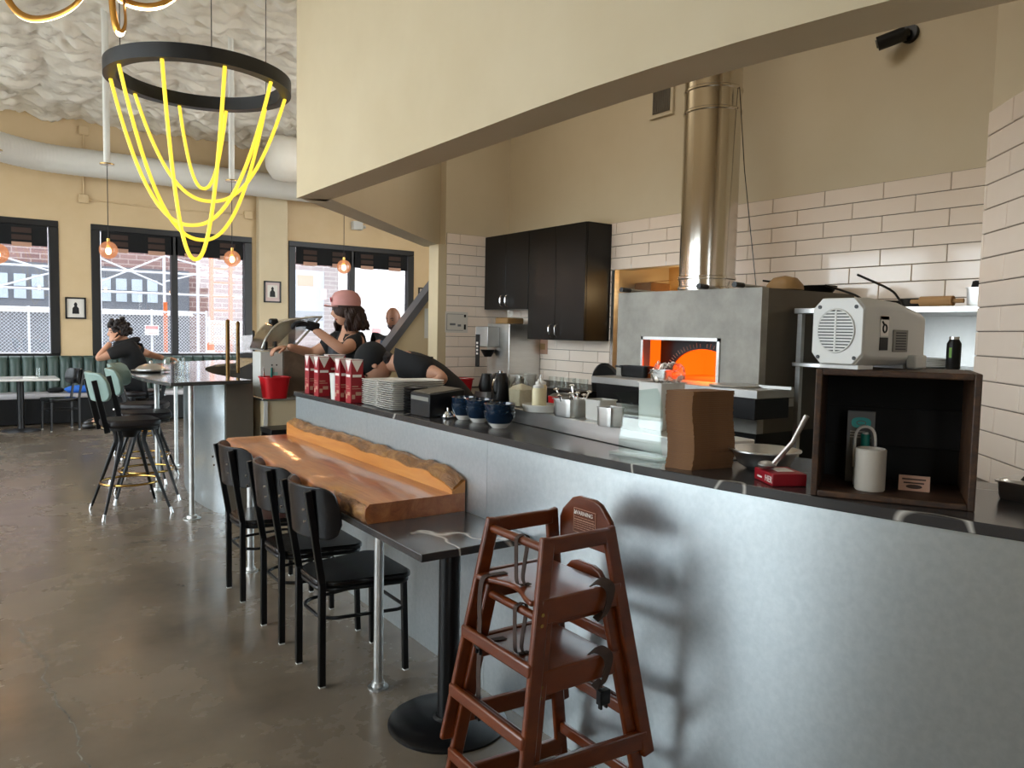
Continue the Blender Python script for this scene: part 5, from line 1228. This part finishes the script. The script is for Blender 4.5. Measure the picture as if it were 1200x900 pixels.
def headfn(u):
    v = Vector((0, 0, 0)); f = max(0, u.x)
    nose = math.exp(-((u.y/.16)**2+((u.z+.12)/.22)**2))*f; v.x += .030*nose
    v.x += .010*math.exp(-((u.y/.5)**2+((u.z+.85)/.25)**2))*max(0, u.x+.3)      # chin
    v.x -= .012*math.exp(-(((abs(u.y)-.38)/.16)**2+((u.z-.08)/.13)**2))*f       # eye sockets
    if u.z < -.3: v.y -= u.y*.018*(-u.z-.3); v.x += (u.x < 0)*.02*(-u.z-.3)
    return v
def add_head(m, M4, child, hair=None):
    old = m.T; m.T = M4; m.sphere((0, 0, 0), (.098, .076, .120), 28, 20, headfn)
    for s in (-1, 1): m.sphere((-.005, s*.078, -.005), (.018, .010, .030), 10, 8)
    m.T = old
    e = MB(); e.T = M4
    for s in (-1, 1): e.sphere((.080, s*.031, .008), (.008, .011, .006), 10, 6)
    child.append(('eyes', e, 'eye')); b = MB(); b.T = M4
    for s in (-1, 1): b.tube([(.090, s*.016, .028), (.086, s*.034, .033), (.074, s*.048, .026)], [.004, .005, .003], 6)
    child.append(('eyebrows', b, hair or 'hair_dark')); l = MB(); l.T = M4; l.sphere((.086, 0, -.062), (.008, .024, .007), 10, 6); child.append(('mouth', l, 'lip'))
def add_hand(m, wrist, d, up, curl=.5, s=1, scale=1.0):
    """palm and five curled fingers; d = direction of the hand, up = back of the hand, s = thumb side"""
    d = Vector(d).normalized(); up = Vector(up); up = (up-d*up.dot(d)).normalized(); sd = d.cross(up)*s; w = Vector(wrist); k = scale
    M4 = Matrix.Identity(4)
    for i, v in enumerate((d, sd, up)):
        for j in range(3): M4[j][i] = v[j]
    M4.translation = w; old = m.T; m.T = M4 if old is None else old @ M4
    m.sphere((.045*k, 0, 0), (.055*k, .040*k, .017*k), 14, 10)
    for i, (y, L) in enumerate(((-.030, .058), (-.010, .070), (.011, .075), (.031, .068))):
        c = curl; a = Vector((.085*k, y*k, 0)); p = [a-Vector((.02*k, 0, 0)), a]; ang = 0
        for seg in (.42, .33, .25): ang += c*.9; p.append(p[-1]+Vector((math.cos(ang), 0, -math.sin(ang)))*L*seg*k)
        m.tube(p, [.0098*k, .0095*k, .009*k, .0085*k, .007*k], 8)
    m.tube([(.02*k, .030*k, -.004*k), (.045*k, .052*k, -.012*k), (.068*k, .058*k, -.022*k), (.085*k, .054*k, -.034*k)], [.012*k, .011*k, .0095*k, .008*k], 8)
    m.T = old
RAD = dict(pel=.145, wai=.135, che=.150, nb=.085, nk=.056, hd=.05, shL=.075, shR=.075, elL=.046, elR=.046, wrL=.031, wrR=.031, fL=.042, fR=.042, hiL=.10, hiR=.10, knL=.062, knR=.062, anL=.042, anR=.042, toL=.035, toR=.035)
BODYC = [['pel', 'wai', 'che', 'nb', 'nk', 'hd'], ['che', 'shL', 'elL', 'fL', 'wrL'], ['che', 'shR', 'elR', 'fR', 'wrR'], ['pel', 'hiL', 'knL', 'anL', 'toL'], ['pel', 'hiR', 'knR', 'anR', 'toR']]
def person(label, loc, rz, J, headM, skin='skin', shirt='black_fabric', trousers='black_fabric', sleeve='half', hands=(), extras=(), hair='hair_dark'):
    J = {k: Vector(v) for k, v in J.items()}
    for s in 'LR':
        if 'f'+s not in J: J['f'+s] = J['el'+s].lerp(J['wr'+s], .35)
    t = thing('person', label, 'person', loc, rz); child = []
    m = MB(); m.addmesh(chain(J, BODYC, RAD)); add_head(m, headM, child, hair)
    for (w, d, up, cu, s, gl) in hands:
        if not gl: add_hand(m, w, d, up, cu, s)
    m.build('body', skin, t, angle=180)
    for nm, mm, mt in child: mm.build(nm, mt, t, angle=180)
    for (w, d, up, cu, s, gl) in hands:
        if gl: g = MB(); add_hand(g, w, d, up, cu, s, 1.12); dd = Vector(d).normalized(); g.tube([Vector(w)-dd*.06, Vector(w), Vector(w)+dd*.03], [.038, .036, .034], 12); g.build('glove', gl, t, angle=180)
    R2 = {k: v*1.10+.006 for k, v in RAD.items()}; R2['shL'] = R2['shR'] = .098; R2['che'] = .172; J2 = dict(J); sl = []
    for s in 'LR':
        f = .72 if sleeve == 'half' else 1.0; J2['sl'+s] = J['sh'+s].lerp(J['el'+s], f); R2['sl'+s] = .074 if sleeve == 'half' else .056
        sl.append(['che', 'sh'+s, 'sl'+s] if sleeve == 'half' else ['che', 'sh'+s, 'el'+s, 'wr'+s])
    if sleeve != 'half':
        for s in 'LR': R2['wr'+s] = .044
    J2['nbs'] = J['nb'].lerp(J['che'], .25); R2['nbs'] = .10; J2['hem'] = J['pel'].lerp(J['wai'], .1); R2['hem'] = .165
    m = MB(); m.addmesh(chain(J2, [['che', 'wai', 'hem'], ['che', 'nbs']]+sl, R2)); m.build('shirt', shirt, t, angle=180)
    R3 = {k: v*1.12+.006 for k, v in RAD.items()}
    m = MB(); m.addmesh(chain(J, [['pel', 'hiL', 'knL', 'anL'], ['pel', 'hiR', 'knR', 'anR']], R3)); m.build('trousers', trousers, t, angle=180)
    for s in 'LR':
        sh_ = MB(); a = J['an'+s]; b = J['to'+s]; dd = (b-a); dd.z = 0; dd.normalize(); sh_.tube([a-dd*.05+Vector((0, 0, -.03)), a+Vector((0, 0, -.03)), b+Vector((0, 0, .005)), b+dd*.06+Vector((0, 0, -.0))], [.04, .05, .042, .025], 12); sh_.build('shoe', 'black_plastic', t, angle=180)
    return t
def hm(c, yaw=0, pitch=0, roll=0): return Matrix.Translation(Vector(c)) @ Matrix.Rotation(yaw, 4, 'Z') @ Matrix.Rotation(pitch, 4, 'Y') @ Matrix.Rotation(roll, 4, 'X')
STAND = dict(pel=(0, 0, .96), wai=(.01, 0, 1.10), che=(.0, 0, 1.30), nb=(-.01, 0, 1.46), nk=(.0, 0, 1.53), hd=(.02, 0, 1.60), hiL=(0, .095, .92), hiR=(0, -.095, .92), knL=(.02, .10, .50), knR=(.02, -.10, .50), anL=(0, .10, .10), anR=(0, -.10, .10), toL=(.11, .11, .045), toR=(.11, -.11, .045))
# cook in the pink cap
J = dict(STAND); J.update(shL=(0, .19, 1.425), shR=(0, -.19, 1.425), elL=(.16, .33, 1.34), wrL=(.38, .26, 1.515), elR=(.24, -.24, 1.30), wrR=(.47, -.14, 1.36))
hM = hm((.035, 0, 1.685), R(4), R(4)); J = {k: (v[0], v[1], v[2]+.03*(v[2] > .9)) for k, v in J.items()}
pc_ = PD(409, 420, 6.35); pk = person('cook in pink cap, black shirt, striped apron and black gloves lifting the clear hood', (pc_.x, pc_.y, 0), R(176), J, hM, hands=[((.395, .255, 1.56), (.9, -.1, .25), (-.2, .1, .95), .7, 1, 'black_fabric'), ((.485, -.135, 1.385), (1, .1, -.2), (.1, 0, 1), .5, -1, None)], hair='hair_brown')
m = MB(); m.T = hM; m.sphere((-.012, 0, .035), (.118, .100, .100), 30, 18, lambda u: Vector((0, 0, -.02 if u.z < 0 else 0)))
for f_ in range(46):
    a = R(62)+R(236)*f_/45; rr_ = .088+.02*random.random(); z0_ = .03
    pts = [(rr_*math.cos(a)*1.05-.015, rr_*math.sin(a), z0_)]; 
    for q in range(1, 7): pts.append(((rr_+.008*q+.016*math.sin(q*1.7+f_))*math.cos(a+.05*math.sin(q+f_))*1.05-.02, (rr_+.008*q+.014*math.cos(q*1.3+f_))*math.sin(a+.05*math.sin(q+f_)), z0_-.032*q))
    m.tube(pts, [.012, .014, .017, .013, .016, .012, .005], 6)
m.v = [v for v in m.v]; m.build('hair', 'hair_brown', pk, angle=180)
m = MB(); m.T = hM @ Matrix.Rotation(R(-4), 4, 'Y'); n_ = 28; rows = []
for (r, z) in ((.114, .045), (.117, .075), (.112, .115), (.09, .15), (.05, .170), (.012, .176)): rows.append([m.V((-.008+r*1.06*math.cos(2*PI*j/n_), r*.92*math.sin(2*PI*j/n_), z)) for j in range(n_)])
for A, B in zip(rows, rows[1:]):
    for j in range(n_): m.F(A[j], A[(j+1) % n_], B[(j+1) % n_], B[j])
m.F(*rows[-1]); cp = m.build('cap', 'pink_cap', pk, angle=180)
m = MB(); m.T = hM @ Matrix.Rotation(R(-4), 4, 'Y'); ed = [(.10+.075*math.cos(a), .092*math.sin(a), .045-.012*abs(math.sin(a))) for a in [PI*(k/16-.5) for k in range(17)]]; A = [m.V(p) for p in ed]; B = [m.V((p[0], p[1], p[2]+.006)) for p in ed]; m.F(*A); m.F(*B[::-1])
for k in range(17): m.F(A[k], A[(k+1) % 17], B[(k+1) % 17], B[k])
m.build('brim', 'pink_cap', cp); m = MB(); m.T = hM; m.cbox((.118, 0, .10), .004, .02, .035); m.build('cap_patch', 'red_print', cp)
m = MB(); R_ap = [(.165, .55), (.170, .95), (.150, 1.10), (.160, 1.30), (.155, 1.40)]; rows = [[m.V((.005+r*math.cos(a)*1.06, r*1.02*math.sin(a)*(1 if z < 1.15 else .8), z+.03)) for a in [R(-75)+R(150)*k/14 for k in range(15)]] for r, z in R_ap]
for A, B in zip(rows, rows[1:]):
    for j in range(14): m.F(A[j], A[j+1], B[j+1], B[j])
m.build('apron', 'apron', pk, angle=180)
# cook bending over
J = dict(STAND); J.update(pel=(0, 0, .95), wai=(.10, 0, 1.10), che=(.27, 0, 1.27), nb=(.42, 0, 1.335), nk=(.49, 0, 1.33), hd=(.55, 0, 1.31), shL=(.36, .19, 1.33), shR=(.36, -.19, 1.31), elL=(.10, .34, 1.26), wrL=(.29, .34, 1.165), elR=(.36, -.28, 1.13), wrR=(.56, -.16, 1.17))
hM = hm((.60, 0, 1.315), 0, R(62)); pb_ = PD(547, 480, 4.95)
bw_ = person('cook in black shirt and black cap bending low over the counter', (pb_.x, pb_.y, 0), R(143), J, hM, hands=[((.305, .335, 1.16), (.95, -.1, -.3), (.2, .3, .9), .6, 1, None), ((.575, -.15, 1.175), (1, .1, 0), (0, 0, 1), .6, -1, None)])
m = MB(); m.T = hM; m.sphere((-.022, 0, .040), (.115, .096, .108), 26, 16, lambda u: Vector((0, 0, -.0))); m.tube([(.06, -.07, .05), (.12, -.04, .04), (.135, 0, .038), (.12, .04, .04), (.06, .07, .05)], [.01, .018, .02, .018, .01], 8); m.build('cap', 'black_fabric', bw_, angle=180)
m = MB(); m.T = hM; m.sphere((-.07, 0, -.05), (.05, .06, .06), 14, 10); m.build('hair', 'hair_dark', bw_, angle=180)
# bald man beyond the stair wall
J = dict(STAND); J.update(shL=(0, .19, 1.425), shR=(0, -.19, 1.425), elL=(-.02, .25, 1.15), wrL=(.12, .24, .95), elR=(-.02, -.25, 1.15), wrR=(.12, -.24, .95))
hM = hm((.045, 0, 1.665), R(0), R(22)); p_ = PY(463, 400, 7.75)
bm2 = person('bald man with grey beard in denim apron standing behind the stair rail', (p_.x, 7.75, 0), R(215), J, hM, skin='skin_dark', hands=[((.13, .24, .935), (.5, 0, -.8), (.5, .5, .4), .5, 1, None), ((.13, -.24, .935), (.5, 0, -.8), (.5, -.5, .4), .5, -1, None)])
m = MB(); m.T = hM; m.sphere((.035, 0, -.07), (.060, .062, .052), 18, 12); m.build('beard', 'hair_dark', bm2, angle=180)
m = MB(); rows = [[m.V((.005+r*math.cos(a)*1.08, r*1.05*math.sin(a)*.9, z)) for a in [R(-75)+R(150)*k/14 for k in range(15)]] for r, z in [(.17, .6), (.175, .95), (.158, 1.10), (.172, 1.30), (.165, 1.42)]]
for A, B in zip(rows, rows[1:]):
    for j in range(14): m.F(A[j], A[j+1], B[j+1], B[j])
m.build('apron', 'denim', bm2, angle=180)
# guest seated at the bar
sg = PD(163, 470, 9.0); s4_ = dup(s0, (sg.x+.02, sg.y, 0), R(180), 'bar stool under the seated guest in black at the far bar'); 
J = dict(pel=(0, 0, .90), wai=(.03, 0, 1.02), che=(.09, 0, 1.18), nb=(.13, 0, 1.31), nk=(.155, 0, 1.36), hd=(.18, 0, 1.40), hiL=(.05, .10, .87), hiR=(.05, -.10, .87), knL=(.44, .14, .84), knR=(.44, -.14, .84), anL=(.42, .14, .44), anR=(.42, -.14, .44), toL=(.52, .15, .38), toR=(.52, -.15, .38), shL=(.10, .19, 1.28), shR=(.10, -.19, 1.28), elL=(.42, .22, 1.14), wrL=(.285, .12, 1.33), elR=(-.12, -.30, 1.18), wrR=(-.28, -.14, 1.14))
hM = hm((.205, 0, 1.455), R(10), R(12))
gu_ = person('guest with dark curly hair in black hoodie leaning at the bar', (sg.x, sg.y, 0), R(172), J, hM, hands=[((.28, .115, 1.345), (-.3, -.25, .9), (.6, .6, .3), .4, 1, None), ((-.29, -.13, 1.14), (-1, .2, 0), (0, 0, 1), .4, -1, None)])
m = MB(); m.T = hM; random.seed(4)
m.sphere((-.025, 0, .03), (.10, .09, .11), 20, 12)
for k in range(60):
    a = random.uniform(0, 6.28); z = random.uniform(-.05, .14); rr_ = math.sqrt(max(.02, 1-((z-.03)/.13)**2)); x = -.025+.105*rr_*math.cos(a); y = .095*rr_*math.sin(a)
    if x > .06 and z < .06: continue
    m.sphere((x, y, z), random.uniform(.022, .032), 8, 6)
m.build('hair', 'hair_dark', gu_, angle=180)
m = MB(); m.tube([(.17+.11*math.cos(a)-.05, .105*math.sin(a), 1.335-.03*math.cos(a)) for a in [2*PI*k/20 for k in range(20)]], .036, 10, closed=True); m.build('hood', 'black_fabric', gu_, angle=180)

# ------------------------------------------------------------------ outside
stru(MB().box(-60, 70, YW+.5, 90, -.20, -.10).box(-60, XL-.3, -40, YW+.5, -.20, -.10).box(XL-.3, 70, -40, YB-.3, -.20, -.1).build('ground', 'asphalt'))
stru(MB().box(-12, XL-.3, -12, YW+.5, -.0999, -.06).box(XL-.3, 6, -12, YB-.3, -.0999, -.06).build('bounce_ground', 'bounce_pale'))  # unseen pale slabs added to bounce daylight up to the ceiling
bl = thing('brick_building', 'dark brick building with a row of pale windows across the street', 'building', (3, 34, -.1))
MB().box(-40, 16, 0, 8, 0, 14).build('wall', 'brick_facade', bl)
MB().box(-40, 4.3, -.35, -.02, 0.0, 3.85).build('shopfront', 'dark_facade', bl)
for k in range(40):
    x = 2.9-.56*k; w = MB().box(x-.19, x+.19, -.40, -.36, 2.5, 3.4).build('window', 'far_glass', bl); MB().box(x-.2, x+.2, -.42, -.40, 2.9, 2.95).build('bar', 'dark_facade', w)
MB().box(-40, 4.4, -.55, -.36, 2.0, 2.2).build('ledge', 'white_facade', bl)
MB().box(-40, 13, -.12, -.02, 5.0, 5.2).build('ledge', 'facade_line', bl)
MB().box(8.2, 10.2, -.06, -.02, 1.5, 4.2).build('window', 'far_glass', bl)
wf = thing('white_building', 'bright white panelled building across the side street', 'building', (24, 27, -.1))
MB().box(-11.3, 12, 0, 4, 0, 12).build('wall', 'white_facade', wf)
for k in range(12): MB().box(-10.5+1.6*k, -10.46+1.6*k, -.02, -.001, 0, 12).build('panel_joint', 'facade_line', wf)
for k in range(9): MB().box(-11.3, 12, -.02, -.001, 1.2+1.25*k, 1.24+1.25*k).build('panel_joint', 'facade_line', wf)
def wfp(name, x0, y0, x1, y1, m_, d=.04):
    p, q = PY(x0, y0, 27)-wf.location, PY(x1, y1, 27)-wf.location; MB().box(p.x, q.x, -d, -.021, min(p.z, q.z), max(p.z, q.z)).build(name, m_, wf)
wfp('boarded_window', 348, 322, 367, 336, 'brown_panel'); wfp('red_sign', 376, 339, 382, 351, 'paper_pink'); wfp('notice', 436, 385, 446, 390, 'paper_pink')
wfp('grey_panel', 345, 364, 378, 376, 'dark_facade')
# chain link fence
FY = 22.0; fe = thing('chain_link_fence', 'tall chain link fence with pale posts along the street', 'fence', (2, FY, -.1)); fh = 1.97
def fx(px, py=390): return PY(px, py, FY).x-2
for px in (-260, -130, 34, 178, 242): MB().cyl((fx(px), 0, 0), (fx(px), 0, fh+.06), .03, n=10).build('post', 'fence_steel', fe)
for z in (.05, fh): MB().cyl((fx(-300), 0, z), (fx(242), 0, z), .022, n=8).build('rail', 'fence_steel', fe)
def mesh_panel(x0, x1, z0, z1, s=.085):
    m = MB(); w = x1-x0; h = z1-z0; k = -int(h/s)-1
    while k*s < w:
        for dr in (1, -1):
            a0 = k*s; pts = []
            u0, v0, u1, v1 = a0, 0, a0+h, h
            if u0 < 0: v0 -= u0; u0 = 0
            if u1 > w: v1 -= (u1-w); u1 = w
            if u1-u0 > .01:
                if dr == 1: m.bar((x0+u0, 0, z0+v0), (x0+u1, 0, z0+v1), .009, .009, (0, 1, 0))
                else: m.bar((x0+u0, .006, z1-v0), (x0+u1, .006, z1-v1), .009, .009, (0, 1, 0))
        k += 1
    return m
stuff(mesh_panel(fx(-90), fx(242), .06, fh-.02).build('mesh_wire', 'fence_steel', fe))
x2, x3 = fx(246), fx(305)
MB().cyl((x2, .1, 0), (x2, .1, fh-.1), .03, n=8).build('post', 'fence_steel', fe); MB().cyl((x2, .1, fh-.22), (x3, .1, fh-.22), .022, n=8).build('rail', 'fence_steel', fe); stuff(mesh_panel(x2, x3, .06, fh-.24).build('mesh_wire', 'fence_steel', fe))
q = PY(178, 387, FY-.06); t = thing('fence_sign', 'small white sign with red heading tied to the fence', 'sign', (q.x, FY-.06, q.z)); MB().box(-.17, .17, 0, .01, -.13, .13).build('board', 'paper', t); MB().box(-.15, .15, -.004, 0, .03, .11).build('heading', 'paper_pink', t)
for k in range(2): MB().box(-.13, .13, -.003, 0, -.03-.05*k, -.015-.05*k).build('text_line', 'paper_pink', t)
# concrete barriers behind the fence
for k in range(7):
    o = MB().prism([(-.3, 0), (.3, 0), (.3, .12), (.12, .35), (.08, .85), (-.08, .85), (-.12, .35), (-.3, .12)], 0, 2.9, lambda a, b, h: (h, a, b)).build('concrete_barrier', 'concrete_block'); o.location = (-9+3.0*k, FY+1.6, -.1); tag(o, 'pale concrete road barrier behind the chain link fence', 'barrier', 'concrete barriers behind the fence')
# traffic marker, scaffold, lift
q = PY(247, 412, FY-1.0); t = thing('traffic_marker', 'orange traffic marker with white bands before the fence', 'traffic cone', (q.x, FY-1.0, -.1)); MB().lathe([(.22, 0), (.22, .06), (.1, .08), (.09, 1.15), (.06, 1.2), (0, 1.2)], n=16).build('body', 'orange_paint', t)
for z in (.55, .85): MB().lathe([(.1, z), (.1, z+.14), (.09, z+.14)], n=16).build('band', 'paper', t)
sf = thing('scaffold', 'white steel scaffold with diagonal braces before the brick building', 'scaffold', (4, 29, -.1))
def sp(px, py): v = PY(px, py, 29); return v-Vector((4, 29, -.1))
for px in (60, 118, 193, 232, 300): q = sp(px, 380); MB().cyl((q.x, 0, 0), (q.x, 0, 7.2), .05, n=8).build('standard', 'fence_steel', sf)
for y in (318, 343): a, b = sp(-20, y+2), sp(300, y-2); z_ = (a.z+b.z)/2; MB().cyl((a.x, 0, z_), (b.x, 0, z_), .04, n=8).build('ledger', 'fence_steel', sf)
for a, b in (((118, 330), (193, 300)), ((118, 303), (193, 335)), ((193, 300), (300, 330)), ((193, 330), (300, 305)), ((0, 300), (118, 335)), ((0, 335), (118, 305))): MB().cyl(sp(*a), sp(*b), .03, n=8).build('brace', 'fence_steel', sf)
t = thing('mast_lift', 'orange mast lift standing behind the fence', 'lift', (PY(263, 380, 26).x, 26, -.1))
for x in (-.45, .15): MB().box(x, x+.09, -.1, .1, 0, 4.6).build('mast', 'orange_paint', t)
for k in range(10): MB().box(-.45, .31, -.06, .06, .3+.45*k, .36+.45*k).build('rung', 'orange_paint', t)
MB().box(-.7, .6, -.5, .5, 0, .5).build('chassis', 'dark_facade', t)
t = thing('orange_post', 'slim orange pole behind the fence sign', 'pole', (PY(194, 380, 24.6).x, 24.6, -.1)); MB().cyl((0, 0, 0), (0, 0, 2.3), .06, n=10).build('pole', 'orange_paint', t); MB().lathe([(.2, 0), (.2, .06), (.06, .1)], n=14).build('base', 'dark_facade', t)
